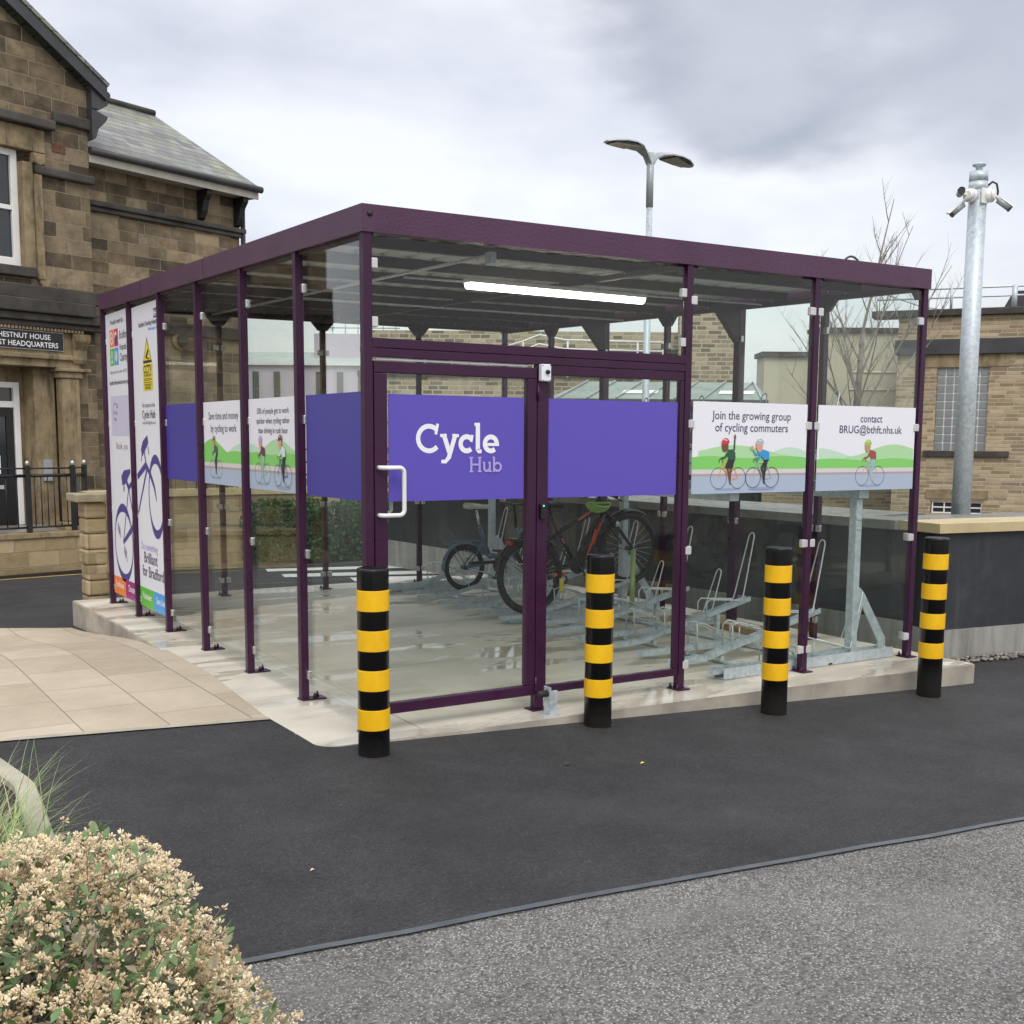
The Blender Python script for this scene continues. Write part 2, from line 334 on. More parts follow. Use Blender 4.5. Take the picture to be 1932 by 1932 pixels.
def darkwall():
    s = Mat('dark_grey_render')
    c = s.ramp(s.noise(1.6, 8, 0.7), [(0.25, (0.015, 0.017, 0.021)), (0.55, (0.027, 0.030, 0.035)), (0.8, (0.065, 0.070, 0.072))])
    c = s.mix(s.ramp(s.noise(70, 2, 0.9), [(0.68, 0.0), (0.8, 0.35)]), c, (0.2, 0.2, 0.2))
    c = s.mix(s.ramp(s.noise(1.0, 6, 0.7, vec=s.vm('MULTIPLY', s.obj(), (6, 6, 0.7))), [(0.55, 0.0), (0.72, 0.45)]), c, (0.085, 0.088, 0.082))
    return s.fin(c, 0.55, 0, s.bump(s.noise(60, 4), 0.2, 0.004))
M_['dkrender'] = darkwall()
def stained():
    s = Mat('stained_concrete')
    st = s.noise(1.0, 6, 0.7, vec=s.vm('MULTIPLY', s.obj(), (5, 5, 0.8)))
    c = s.ramp(st, [(0.3, (0.16, 0.155, 0.14)), (0.6, (0.33, 0.325, 0.30)), (0.8, (0.42, 0.41, 0.38))])
    return s.fin(c, 0.8, 0, s.bump(s.noise(40, 4), 0.3, 0.004))
M_['stained'] = stained()
M_['render_cream'] = pm('cream_render', (0.52, 0.49, 0.38), 0.85, 0.10, 0.8, bump=0.15, bscale=20)
M_['lilac'] = pm('lilac_cladding', (0.50, 0.45, 0.52), 0.5, 0.05, 0.5)
M_['seamroof'] = pm('pale_green_metal_roof', (0.40, 0.45, 0.42), 0.45, 0.08, 1)
M_['canopy'] = pm('green_patina_canopy', (0.20, 0.25, 0.22), 0.4, 0.25, 2)
M_['yellowline'] = pm('yellow_road_line', (0.55, 0.40, 0.08), 0.7, 0.2, 6)
M_['whiteline'] = pm('white_road_marking', (0.62, 0.62, 0.60), 0.7, 0.12, 6)
M_['pebble'] = pm('river_pebble', (0.22, 0.20, 0.17), 0.5, 0.6, 9)
M_['bark'] = pm('grey_bark', (0.25, 0.22, 0.185), 0.85, 0.35, 12, bump=0.5, bscale=60)
M_['soil'] = pm('dark_mulch', (0.03, 0.022, 0.016), 0.9, 0.5, 20, bump=1.0, bscale=60)
def leafmat(name, a, b, rough=0.5, scale=40):
    s = Mat(name); c = s.ramp(s.noise(scale, 3, 0.6), [(0.3, a), (0.7, b)])
    s.b.inputs['Subsurface Weight'].default_value = 0.0
    return s.fin(c, rough)
M_['leaf'] = leafmat('sage_green_leaf', (0.06, 0.12, 0.035), (0.15, 0.24, 0.09))
M_['leafdull'] = leafmat('faded_leaf', (0.16, 0.15, 0.08), (0.27, 0.24, 0.14))
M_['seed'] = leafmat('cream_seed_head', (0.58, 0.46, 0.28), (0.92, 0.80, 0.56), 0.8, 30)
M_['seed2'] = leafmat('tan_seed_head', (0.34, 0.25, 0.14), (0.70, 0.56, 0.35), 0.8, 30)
M_['twig'] = leafmat('grey_brown_twig', (0.12, 0.09, 0.06), (0.26, 0.21, 0.14), 0.8)
M_['grass'] = leafmat('long_grass', (0.16, 0.26, 0.06), (0.36, 0.46, 0.19), 0.5, 6)
M_['grassdry'] = leafmat('dry_grass', (0.34, 0.32, 0.17), (0.50, 0.47, 0.30), 0.6, 6)
M_['hedge'] = leafmat('dark_hedge_leaf', (0.006, 0.040, 0.008), (0.022, 0.125, 0.020), 0.6, 8)
M_['saddlew'] = pm('off_white_vinyl', (0.62, 0.60, 0.55), 0.5, 0.08, 8)
M_['bikeblack'] = pm('black_frame_paint', (0.013, 0.013, 0.014), 0.28, 0.15, 8)
M_['orange'] = pm('orange_decal', (0.75, 0.10, 0.03), 0.4, 0.08, 8)
M_['bikeblue'] = pm('slate_blue_frame', (0.08, 0.15, 0.22), 0.35, 0.15, 8)
M_['lime'] = pm('lime_green_shell', (0.33, 0.52, 0.16), 0.4, 0.08, 8)
M_['palegreen'] = pm('pale_green_plastic', (0.26, 0.38, 0.12), 0.4, 0.1, 8)
M_['redlens'] = pm('red_lens', (0.35, 0.02, 0.015), 0.2, 0.1, 8)
M_['tagyellow'] = pm('yellow_tag', (0.7, 0.55, 0.05), 0.5, 0.1, 8)
M_['wood'] = pm('timber_offcut', (0.36, 0.24, 0.12), 0.7, 0.2, 9)
M_['signblack'] = pm('black_sign_plate', (0.012, 0.012, 0.012), 0.35, 0.1, 5)
M_['lampgrey'] = pm('grey_lamp_casting', (0.36, 0.39, 0.40), 0.4, 0.06, 5, metal=0.2)
M_['lens'] = pm('dark_lens', (0.03, 0.03, 0.032), 0.15, 0.2, 30)
M_['glassblock'] = Mat('glass_block').fin((0.22, 0.24, 0.24), 0.12, spec=0.6)
def flat(name, c, rough=0.35): 
    if name not in M_: M_[name] = Mat(name).fin(c, rough)
    return M_[name]

# ------------------------------------------------------------------ mesh builder
class MB:
    def __init__(s): s.v = []; s.f = []; s.mi = []; s.mats = []; s.cur = 0; s.smooth = []
    def mat(s, m):
        m = M_[m] if isinstance(m, str) else m
        if m not in s.mats: s.mats.append(m)
        s.cur = s.mats.index(m); return s
    def add(s, vs, fs, smooth=False):
        o = len(s.v); s.v += [tuple(x) for x in vs]
        for f in fs: s.f.append(tuple(i + o for i in f)); s.mi.append(s.cur); s.smooth.append(smooth)
        return s
    def box(s, x0, x1, y0, y1, z0, z1):
        v = [(x, y, z) for x in (x0, x1) for y in (y0, y1) for z in (z0, z1)]
        return s.add(v, [(0, 1, 3, 2), (4, 6, 7, 5), (0, 4, 5, 1), (2, 3, 7, 6), (0, 2, 6, 4), (1, 5, 7, 3)])
    def bbox(s, x0, x1, y0, y1, z0, z1, b=0.004):
        """box with bevelled edges"""
        bm = bmesh.new(); bmesh.ops.create_cube(bm, size=1)
        bmesh.ops.scale(bm, vec=(x1 - x0, y1 - y0, z1 - z0), verts=bm.verts); bmesh.ops.translate(bm, vec=((x0 + x1) / 2, (y0 + y1) / 2, (z0 + z1) / 2), verts=bm.verts)
        b = min(b, 0.45 * min(abs(x1 - x0), abs(y1 - y0), abs(z1 - z0)))
        bmesh.ops.bevel(bm, geom=bm.edges[:], offset=b, segments=2, affect='EDGES', profile=0.5)
        return s.bm(bm)
    def bm(s, bm, smooth=False):
        bm.verts.index_update(); s.add([v.co[:] for v in bm.verts], [[v.index for v in f.verts] for f in bm.faces], smooth); bm.free(); return s
    def beam(s, a, b, w, h, up=(0, 0, 1)):
        a, b = Vector(a), Vector(b); d = (b - a).normalized(); u = Vector(up)
        sd = d.cross(u)
        if sd.length < 1e-4: sd = d.cross(Vector((1, 0, 0)))
        sd.normalize(); u = sd.cross(d).normalized()
        v = [p + sd * (w / 2 * i) + u * (h / 2 * j) for p in (a, b) for (i, j) in ((-1, -1), (1, -1), (1, 1), (-1, 1))]
        return s.add(v, [(0, 3, 2, 1), (4, 5, 6, 7), (0, 1, 5, 4), (1, 2, 6, 5), (2, 3, 7, 6), (3, 0, 4, 7)])
    def tube(s, pts, r, n=8, caps=True, closed=False):
        pts = [Vector(p) for p in pts]; m = len(pts); rr = r if isinstance(r, (list, tuple)) else [r] * m
        vs = []; prev = None
        for i in range(m):
            if closed: d = pts[(i + 1) % m] - pts[i - 1]
            else: d = pts[min(i + 1, m - 1)] - pts[max(i - 1, 0)]
            if d.length < 1e-9: d = Vector((0, 0, 1))
            d.normalize()
            if prev is None:
                a = Vector((0, 0, 1)) if abs(d.z) < 0.9 else Vector((1, 0, 0)); prev = a
            a = prev - d * prev.dot(d)
            if a.length < 1e-5: a = d.orthogonal()
            a.normalize(); prev = a; b = d.cross(a)
            for k in range(n):
                t = 2 * math.pi * k / n; vs.append(pts[i] + (a * math.cos(t) + b * math.sin(t)) * rr[i])
        fs = []
        for i in range(m if closed else m - 1):
            j = (i + 1) % m
            for k in range(n):
                l = (k + 1) % n; fs.append((i * n + k, i * n + l, j * n + l, j * n + k))
        s.add(vs, fs, True)
        if caps and not closed:
            o = len(s.v) - len(vs)
            for idx in (range(n - 1, -1, -1), range((m - 1) * n, m * n)):
                s.f.append(tuple(o + q for q in idx)); s.mi.append(s.cur); s.smooth.append(False)
        return s
    def lathe(s, prof, c=(0, 0, 0), n=28, axis='z', smooth=True):
        vs = []; 
        for (r, z) in prof:
            for k in range(n):
                t = 2 * math.pi * k / n; x, y = r * math.cos(t), r * math.sin(t)
                p = {'z': (x, y, z), 'y': (x, z, y), 'x': (z, x, y)}[axis]
                vs.append((c[0] + p[0], c[1] + p[1], c[2] + p[2]))
        fs = [(i * n + k, i * n + (k + 1) % n, (i + 1) * n + (k + 1) % n, (i + 1) * n + k) for i in range(len(prof) - 1) for k in range(n)]
        s.add(vs, fs, smooth); o = len(s.v) - len(vs)
        if prof[0][0] > 1e-6: s.f.append(tuple(o + k for k in range(n - 1, -1, -1))); s.mi.append(s.cur); s.smooth.append(False)
        if prof[-1][0] > 1e-6: s.f.append(tuple(o + (len(prof) - 1) * n + k for k in range(n))); s.mi.append(s.cur); s.smooth.append(False)
        return s
    def prism(s, poly, y0, y1, axis='y'):
        """polygon in the plane square to axis, given thickness along it"""
        f = {'y': lambda a, b, t: (a, t, b), 'x': lambda a, b, t: (t, a, b), 'z': lambda a, b, t: (a, b, t)}[axis]
        n = len(poly); vs = [f(a, b, y0) for a, b in poly] + [f(a, b, y1) for a, b in poly]
        fs = [tuple(range(n)), tuple(range(2 * n - 1, n - 1, -1))] + [(i, i + n, (i + 1) % n + n, (i + 1) % n) for i in range(n)]
        return s.add(vs, fs)
    def build(s, name, mat=None, parent=None, loc=None, fixn=True, rotz=0, tag=None):
        me = bpy.data.meshes.new(name); me.from_pydata(s.v, [], s.f)
        if mat is not None: me.materials.append(M_[mat] if isinstance(mat, str) else mat)
        else:
            for m in s.mats: me.materials.append(m)
            me.polygons.foreach_set('material_index', s.mi)
        me.polygons.foreach_set('use_smooth', s.smooth)
        me.update()
        if fixn:
            bm = bmesh.new(); bm.from_mesh(me); bmesh.ops.recalc_face_normals(bm, faces=bm.faces); bm.to_mesh(me); bm.free()
        o = bpy.data.objects.new(name, me); col.objects.link(o)
        if parent is not None: o.parent = parent
        if loc is not None: o.location = loc
        o.rotation_euler[2] = rotz
        return o
def empty(name, loc=(0, 0, 0), rz=0, label=None, cat=None, group=None, kind=None):
    o = bpy.data.objects.new(name, None); col.objects.link(o); o.location = loc; o.rotation_euler[2] = rz; o.empty_display_size = 0.2
    return tag(o, label, cat, group, kind)
def tag(o, label=None, cat=None, group=None, kind=None):
    if label: o['label'] = label
    if cat: o['category'] = cat
    if group: o['group'] = group
    if kind: o['kind'] = kind
    return o
def copy_tree(o, parent=None):
    c = o.copy(); col.objects.link(c)
    if parent is not None: c.parent = parent
    for ch in [x for x in bpy.data.objects if x.parent == o]: copy_tree(ch, c)
    return c
def S(t, a, b):
    t = max(0, min(1, (t - a) / (b - a))); return t * t * (3 - 2 * t)

# ------------------------------------------------------------------ ground and surfaces
def g(x, y):
    a = 0.15 * max(0, min(1, (x + 0.3) / 4.9)) + 0.006 * max(0, min(10, x - 4.6)); b = 0.24 * S(y, 2.9, 6.1) + 0.10 * S(y, 8, 13)
    z = -max(a * S(y, -4.5, -0.9), b)
    return z
def grid_ground():
    xs = [-900, -300, -120, -60, -30, -20, -14, -10, -8] + [-6 + 0.5 * i for i in range(49)] + [20, 24, 30, 40, 60, 120, 300, 900]
    ys = [-900, -300, -100, -40, -20, -12, -9] + [-7 + 0.5 * i for i in range(53)] + [22, 28, 40, 60, 120, 300, 900]
    mb = MB(); v = [(x, y, g(x, y) - 0.04) for y in ys for x in xs]; n = len(xs)
    f = [(j * n + i, j * n + i + 1, (j + 1) * n + i + 1, (j + 1) * n + i) for j in range(len(ys) - 1) for i in range(n - 1)]
    mb.add(v, f, True); return tag(mb.build('ground', 'earth'), kind='structure')
grid_ground()
def sheet(name, poly, mat, off=0.0, step=0.4, kind='structure', skirt=0.0):
    bm = bmesh.new(); vs = [bm.verts.new((x, y, 0)) for x, y in poly]; bm.faces.new(vs)
    x0, x1 = min(p[0] for p in poly), max(p[0] for p in poly); y0, y1 = min(p[1] for p in poly), max(p[1] for p in poly)
    for ax, a, b in ((0, x0, x1), (1, y0, y1)):
        k = math.ceil(a / step + 1e-6)
        while k * step < b:
            co = [0, 0, 0]; co[ax] = k * step; no = [0, 0, 0]; no[ax] = 1
            bmesh.ops.bisect_plane(bm, geom=bm.verts[:] + bm.edges[:] + bm.faces[:], plane_co=co, plane_no=no); k += 1
    for v in bm.verts: v.co.z = g(v.co.x, v.co.y) + off
    bmesh.ops.recalc_face_normals(bm, faces=bm.faces)
    if sum(f.normal.z for f in bm.faces) < 0: bmesh.ops.reverse_faces(bm, faces=bm.faces)
    mb = MB(); mb.bm(bm, True); o = mb.build(name, mat, fixn=False)
    if kind: tag(o, kind=kind)
    return o
def wob(a, b, n, amp, sd=0):
    a, b = Vector((*a, 0)), Vector((*b, 0)); d = (b - a); nn = Vector((-d.y, d.x, 0)).normalized(); r = []
    for i in range(n + 1):
        p = a + d * i / n + nn * (noise.noise(Vector((i * 0.7, sd, 0))) * amp if 0 < i < n else 0); r.append((p.x, p.y))
    return r
sL, sR = (-3.6, -2.11), (16, -4.2)
seam = wob(sL, sR, 60, 0.02, 3)
sheet('road', [(-14, -14), (16, -14)] + seam[::-1] + [(-14, -1.5)], 'oldtar', -0.004, 1.0)
sheet('path', seam + [(16, 0.6), (5.2, 0.6), (4.6, 0.2), (-0.2, 0.2), (-0.36, 0.596), (-1.727, 0.858), (-4.5, 1.4), (-6, 1.4)], 'newtar', 0.0, 0.4)
# bitumen joint between the two surfaces: a low sealed strip
dn = 0.017
sheet('joint_strip', seam + [(x + 0.004, y - dn * 2 + 0.012 * noise.noise(Vector((x * 3, 5, 0)))) for x, y in seam[::-1]], 'seam', 0.005, 0.5)
sheet('pavement', [(-7, 1.86), (-0.36, 0.596), (-0.25, 2.0), (-0.25, 3.5), (-0.28, 5.0), (-0.36, 5.93), (-0.95, 6.25), (-7, 7.6)], 'paving', 0.004, 0.4)
sheet('kerb_edge', [(-7, 1.80), (-1.727, 0.80), (-0.36, 0.54), (-0.36, 0.60), (-1.727, 0.862), (-7, 1.865)], 'kerb', 0.008, 0.4)
sheet('side_road', [(-20, 6.1), (-0.95, 6.2), (-0.3, 5.6), (4.8, 6.0), (9, 5.8), (12, 10), (5.6, 10.2), (3.9, 10.55), (2.2, 11.15), (0.9, 11.2), (-0.25, 10.95), (-20, 6.2 + 0)], 'newtar', 0.0, 1.0)
sheet('side_road_far', [(-20, 6.1), (-0.25, 10.9), (-20, 9.5)], 'newtar', 0.0, 1.0)
# yellow line and crossing bars
sheet('yellow_line', [(-6, 9.3), (-0.25, 10.72), (0.9, 10.98), (2.2, 10.93), (2.9, 10.65), (2.9, 10.72), (2.2, 11.0), (0.9, 11.05), (-0.25, 10.79), (-6, 9.37)], 'yellowline', 0.005, 0.5)
for k, yy in enumerate((9.75, 8.85, 7.95)):
    x0 = (3.0, 2.9, 3.5)[k]
    sheet('crossing_bar', [(x0, yy), (x0 + 3.6, yy - 1.2), (x0 + 3.75, yy - 0.82), (x0 + 0.12, yy + 0.42)], 'whiteline', 0.005, 0.5)

# raised slab with a rounded near corner, flush there and a real step elsewhere
def slab():
    pts = [(-0.36, 0.62), (-0.355, 0.18)]
    c = Vector((-0.235, -0.055)); 
    for k in range(7):
        t = R(180 + 90 * k / 6); pts.append((c.x + 0.125 * math.cos(t), c.y + 0.125 * math.sin(t)))
    pts += [(1.2, -0.24), (2.5, -0.31), (3.5, -0.37), (4.62, -0.43), (4.66, 6.1), (-0.3, 6.13), (-0.27, 4.3), (-0.30, 2.95), (-0.335, 1.67)]
    bm = bmesh.new(); top = [bm.verts.new((x, y, 0)) for x, y in pts]; bm.faces.new(top)
    r = bmesh.ops.extrude_face_region(bm, geom=bm.faces[:])
    for e in r['geom']:
        if isinstance(e, bmesh.types.BMVert): e.co.z = -0.5
    ed = [e for e in bm.edges if abs(e.verts[0].co.z) < 1e-6 and abs(e.verts[1].co.z) < 1e-6]
    bmesh.ops.bevel(bm, geom=ed, offset=0.008, segments=2, affect='EDGES')
    bmesh.ops.recalc_face_normals(bm, faces=bm.faces)
    me = bpy.data.meshes.new('concrete_base'); bm.to_mesh(me); bm.free()
    me.materials.append(M_['slab']); me.materials.append(M_['slabside'])
    for p in me.polygons: p.material_index = 0 if p.normal.z > 0.5 else 1
    o = bpy.data.objects.new('concrete_base', me); col.objects.link(o); tag(o, kind='structure')
slab()
def slabjoint(a, b):
    mb = MB(); mb.beam(a, b, 0.006, 0.002); o = mb.build('slab_joint', 'slabside'); tag(o, kind='structure')
slabjoint((0.28, -0.18, 0.0005), (0.42, 6.1, 0.0005))
# cream render haunch and pebble strip against the retaining wall
def pebbles():
    mb = MB()
    for k in range(900):
        t = random.random(); x = 4.75 + 6.5 * t; y = 0.29 - 0.13 * (x - 5.1) - random.uniform(0.02, 0.20)
        r = random.uniform(0.010, 0.026); bm = bmesh.new(); bmesh.ops.create_icosphere(bm, subdivisions=1, radius=r)
        bmesh.ops.scale(bm, vec=(1, random.uniform(0.6, 1), random.uniform(0.45, 0.7)), verts=bm.verts)
        bmesh.ops.rotate(bm, matrix=Matrix.Rotation(random.uniform(0, 6), 3, 'Z'), verts=bm.verts)
        bmesh.ops.translate(bm, vec=(x, y, g(x, y) + 0.012 + random.uniform(0, 0.01)), verts=bm.verts); mb.bm(bm, True)
    tag(mb.build('pebbles', 'pebble', fixn=False), kind='stuff')
pebbles()

# ------------------------------------------------------------------ the cycle shelter
YS = [0, 0.94, 1.908, 2.879, 3.857, 4.814, 5.763]
XS = [0, 2.183, 3.297, 4.396]
W_, D_ = 4.396, 5.763
def H(x, y): return 2.652 + 0.038 * x / W_ + 0.103 * y / D_
FH = 0.139
sh = empty('cycle_shelter', (0, 0, 0), 0, 'purple steel and clear panel cycle shelter with flat roof on a concrete base', 'shelter')
pw = 0.024
def post(x, y, w=pw, fx=0, fy=1):
    mb = MB(); z1 = H(x, y) + 0.03
    v = [(x + i * w, y + j * w, z) for z in (0.008, z1) for (i, j) in ((-1, -1), (1, -1), (1, 1), (-1, 1))]
    mb.add(v, [(0, 3, 2, 1), (4, 5, 6, 7), (0, 1, 5, 4), (1, 2, 6, 5), (2, 3, 7, 6), (3, 0, 4, 7)])
    p = mb.build('post', 'purple', sh)
    b = MB()
    if fx: b.bbox(x - w - 0.004 if fx > 0 else x - 0.13, x + 0.13 if fx > 0 else x + w + 0.004, y - 0.045, y + 0.045, 0.001, 0.009, 0.002)
    else: b.bbox(x - 0.05, x + 0.05, y - 0.06, y + 0.06, 0.001, 0.009, 0.002)
    for k in (-1, 1):
        if fx: b.lathe([(0.011, 0), (0.011, 0.014), (0.006, 0.02), (0.006, 0.03), (0, 0.03)], (x + fx * (0.06 + 0.035 * (k > 0)), y + 0.022 * k, 0.009), 8)
        else: b.lathe([(0.011, 0), (0.011, 0.014), (0.006, 0.02), (0.006, 0.03), (0, 0.03)], (x - 0.04, y + 0.035 * k, 0.009), 8)
    b.build('base_plate', 'purple', p)
    return p
for y in YS: post(0, y, fx=1 if y > 0 else 0)
for x in XS[1:]: post(x, 0)
for y in YS[1:]: post(W_, y, 0.034 if y in (YS[2], YS[4]) else pw, fx=-1)
for x in XS[1:3]: post(x, D_)
post(1.09, D_)
# fascia boards, mitred at the corners
def fascia(a, b, name='fascia'):
    (x0, y0), (x1, y1) = a, b; o = 0.035; t = 0.006
    cx, cy = W_ / 2, D_ / 2
    def off(x, y, k): return (x + (k if x > cx else -k), y + (k if y > cy else -k))
    pts = []
    for (x, y) in (a, b):
        xo, yo = off(x, y, o); xi, yi = off(x, y, o - t)
        h = H(x, y); pts.append(((xo, yo, h), (xo, yo, h + FH), (xi, yi, h + FH), (xi, yi, h)))
    mb = MB(); mb.add([*pts[0], *pts[1]], [(0, 1, 5, 4), (1, 2, 6, 5), (2, 3, 7, 6), (3, 0, 4, 7), (0, 3, 2, 1), (4, 5, 6, 7)])
    # inner return flange at the foot
    fl = []
    for (x, y) in (a, b):
        xo, yo = off(x, y, o - t - 0.001); xi, yi = off(x, y, o - 0.075); h = H(x, y); fl.append(((xo, yo, h), (xi, yi, h), (xi, yi, h + 0.004), (xo, yo, h + 0.004)))
    mb.add([*fl[0], *fl[1]], [(0, 1, 5, 4), (1, 2, 6, 5), (2, 3, 7, 6), (3, 0, 4, 7), (0, 3, 2, 1), (4, 5, 6, 7)])
    return mb.build(name, 'fascia', sh)
C_ = [(0, 0), (W_, 0), (W_, D_), (0, D_)]
for i in range(4): fascia(C_[i], C_[(i + 1) % 4])
def fdet():
    mb = MB()  # corner trim, joint and bolt head on the fascia
    mb.mat('dark').lathe([(0.014, 0), (0.014, -0.006), (0.009, -0.009), (0, -0.009)], (0.01, -0.036, H(0, 0) + FH * 0.66), 14, 'y')
    mb.mat('purlin').box(-0.0375, -0.0345, 2.62, 2.624, H(0, 2.62) + 0.002, H(0, 2.62) + FH - 0.002)
    mb.box(-0.0375, -0.0345, 4.30, 4.304, H(0, 4.3) + 0.002, H(0, 4.3) + FH - 0.002)
    mb.build('fixings', None, sh)
fdet()
# corrugated roof sheet, purlins along x, gussets at the posts
def roof():
    mb = MB(); prof = []; n = int(W_ / 0.19)
    for i in range(n):
        x = 0.0 + i * W_ / n; p = W_ / n
        prof += [(x, 0), (x + 0.55 * p, 0), (x + 0.68 * p, 0.032), (x + 0.87 * p, 0.032)]
    prof.append((W_, 0)); v = []
    for (x, dz) in prof:
        for y in (-0.02, D_ + 0.02):
            for t in (0, 0.0015): v.append((x, y, H(x, y) + 0.085 + dz + t))
    f = []
    for i in range(len(prof) - 1):
        a, b = 4 * i, 4 * (i + 1); f += [(a, a + 2, b + 2, b), (a + 1, b + 1, b + 3, a + 3), (a, b, b + 1, a + 1), (a + 2, a + 3, b + 3, b + 2)]
    mb.add(v, f); mb.build('roof_sheet', 'roofsteel', sh)
    for y in [0.03] + [0.60 + 0.78 * i for i in range(0, 7)] + [D_ - 0.03]:
        b = MB(); z0 = H(0, y) + 0.018; z1 = H(W_, y) + 0.018
        b.add([(0.0, y - 0.022, z0), (0.0, y + 0.022, z0), (0.0, y + 0.022, z0 + 0.064), (0.0, y - 0.022, z0 + 0.064), (W_, y - 0.022, z1), (W_, y + 0.022, z1), (W_, y + 0.022, z1 + 0.064), (W_, y - 0.022, z1 + 0.064)],
              [(0, 3, 2, 1), (4, 5, 6, 7), (0, 1, 5, 4), (1, 2, 6, 5), (2, 3, 7, 6), (3, 0, 4, 7)])
        b.build('purlin', 'purlin', sh)
    sc_ = MB()
    for y in [0.60 + 0.78 * i for i in range(7)]:
        for i in range(n):
            x = 0.05 + i * W_ / n; z = H(x, y); sc_.tube([(x, y + 0.01, z + 0.018), (x, y + 0.01, z + 0.002)], 0.0025, 5)
    tag(sc_.build('roof_screws', 'rod', sh), kind='stuff')
    for x in (0.02, W_ * 0.5, W_ - 0.02):
        b = MB(); b.beam((x, 0.0, H(x, 0) + 0.0), (x, D_, H(x, D_) + 0.0), 0.05, 0.034); b.build('roof_beam', 'purlin', sh)
roof()
def gusset(x, y, ax, sgn, size=0.10, w=0.02):
    h = H(x, y) + 0.012; s0 = 0.026
    mb = MB(); q = [(sgn * s0, h), (sgn * (s0 + size), h), (sgn * (s0 + size), h - 0.02), (sgn * (s0 + 0.02), h - size * 1.1), (sgn * s0, h - size * 1.1)]
    if ax == 'x': mb.prism([(x + a, b) for a, b in q], y - w, y + w, 'y')
    else: mb.prism([(y + a, b) for a, b in q], x - w, x + w, 'x')
    mb.build('gusset', 'purlin', sh)
for x in XS[1:3]:
    for s_ in (-1, 1): gusset(x, 0.03, 'x', s_, 0.06); gusset(x, D_, 'x', s_, 0.09)
gusset(W_, 0.02, 'x', -1, 0.08)
for s_ in (-1, 1): gusset(1.09, D_, 'x', s_, 0.09)
for i, y in enumerate(YS[1:6]):
    if i in (1, 3): gusset(W_, y, 'x', -1, 0.28, 0.03); gusset(W_, y, 'y', 1, 0.24, 0.03)
    else:
        for s_ in (-1, 1): gusset(W_, y, 'y', s_, 0.10)
# panes, clamps
clamps = []
def pane(x0, x1, y0, y1, z0a, z1a, z1b=None, name='pane', parent=None):
    """upright clear panel, 8 mm thick; z1a/z1b top heights at its two ends"""
    z1b = z1a if z1b is None else z1b; mb = MB(); t = 0.004
    if abs(x1 - x0) < 1e-6: a = [(x0 - t, y0), (x0 + t, y0), (x0 + t, y1), (x0 - t, y1)]; tops = [z1a, z1a, z1b, z1b]
    else: a = [(x0, y0 - t), (x0, y0 + t), (x1, y0 + t), (x1, y0 - t)]; tops = [z1a, z1a, z1b, z1b]
    v = [(p[0], p[1], z0a) for p in a] + [(p[0], p[1], h) for p, h in zip(a, tops)]
    mb.add(v, [(0, 3, 2, 1), (4, 5, 6, 7), (0, 1, 5, 4), (1, 2, 6, 5), (2, 3, 7, 6), (3, 0, 4, 7)])
    return mb.build(name, 'glass', parent or sh)
GX = 0.018
for i in range(6):      # left wall and right wall
    a, b = YS[i] + 0.035, YS[i + 1] - 0.035
    pane(GX, GX, a, b, 0.10, H(0, a) - 0.015, H(0, b) - 0.015)
    pane(W_ - GX, W_ - GX, a, b, 0.10, H(W_, a) - 0.015, H(W_, b) - 0.015)
    for zz in (0.16, 0.90, 1.70, 2.46):
        for yy in (a, b): clamps.append(('L', GX, yy, zz, 1 if yy == a else -1))
    for zz in (0.16, 0.90, 1.70, 2.46):
        for yy in (a, b): clamps.append(('R', W_ - GX, yy, zz, 1 if yy == a else -1))
for i in (1, 2):        # front
    a, b = XS[i] + 0.035, XS[i + 1] - 0.035
    pane(a, b, -0.008, -0.008, 0.10, H(a, 0) - 0.015, H(b, 0) - 0.015)
    for zz in (0.16, 0.90, 1.70, 2.46):
        for xx in (a, b): clamps.append(('F', xx, -0.008, zz, 1 if xx == a else -1))
pane(0.035, XS[1] - 0.035, -0.004, -0.004, 2.125, H(0, 0) - 0.015, H(2.18, 0) - 0.015)
for zz in (2.20, 2.50): 
    for xx, s_ in ((0.035, 1), (XS[1] - 0.035, -1)): clamps.append(('F', xx, -0.004, zz, s_))
bx = [0, 1.09, 2.183, 3.297, W_]
for i in range(4):      # back
    a, b = bx[i] + 0.035, bx[i + 1] - 0.035
    pane(a, b, D_ - GX, D_ - GX, 0.10, H(a, D_) - 0.015, H(b, D_) - 0.015)
    for zz in (0.16, 0.90, 1.70, 2.46):
        for xx in (a, b): clamps.append(('B', xx, D_ - GX, zz, 1 if xx == a else -1))
clamps.sort(key=lambda c: (c[1] + 2.6) ** 2 + (c[2] + 5.65) ** 2 + (c[0] == 'R') * 30)
rest = MB()
for i, (sd_, x, y, z, s_) in enumerate(clamps):
    mb = MB() if i < 96 else rest
    if sd_ in 'FB':
        mb.bbox(x - 0.026 - s_ * 0.0, x + 0.026, y - 0.017, y + 0.017, z - 0.027, z + 0.027, 0.005)
    else: mb.bbox(x - 0.014, x + 0.014, y - 0.022, y + 0.022, z - 0.027, z + 0.027, 0.005)
    if i < 96: mb.build('pane_clamp', 'clampw' if sd_ == 'F' else 'steel', sh)
tag(rest.build('pane_clamp_far', 'steel', sh), kind='stuff')
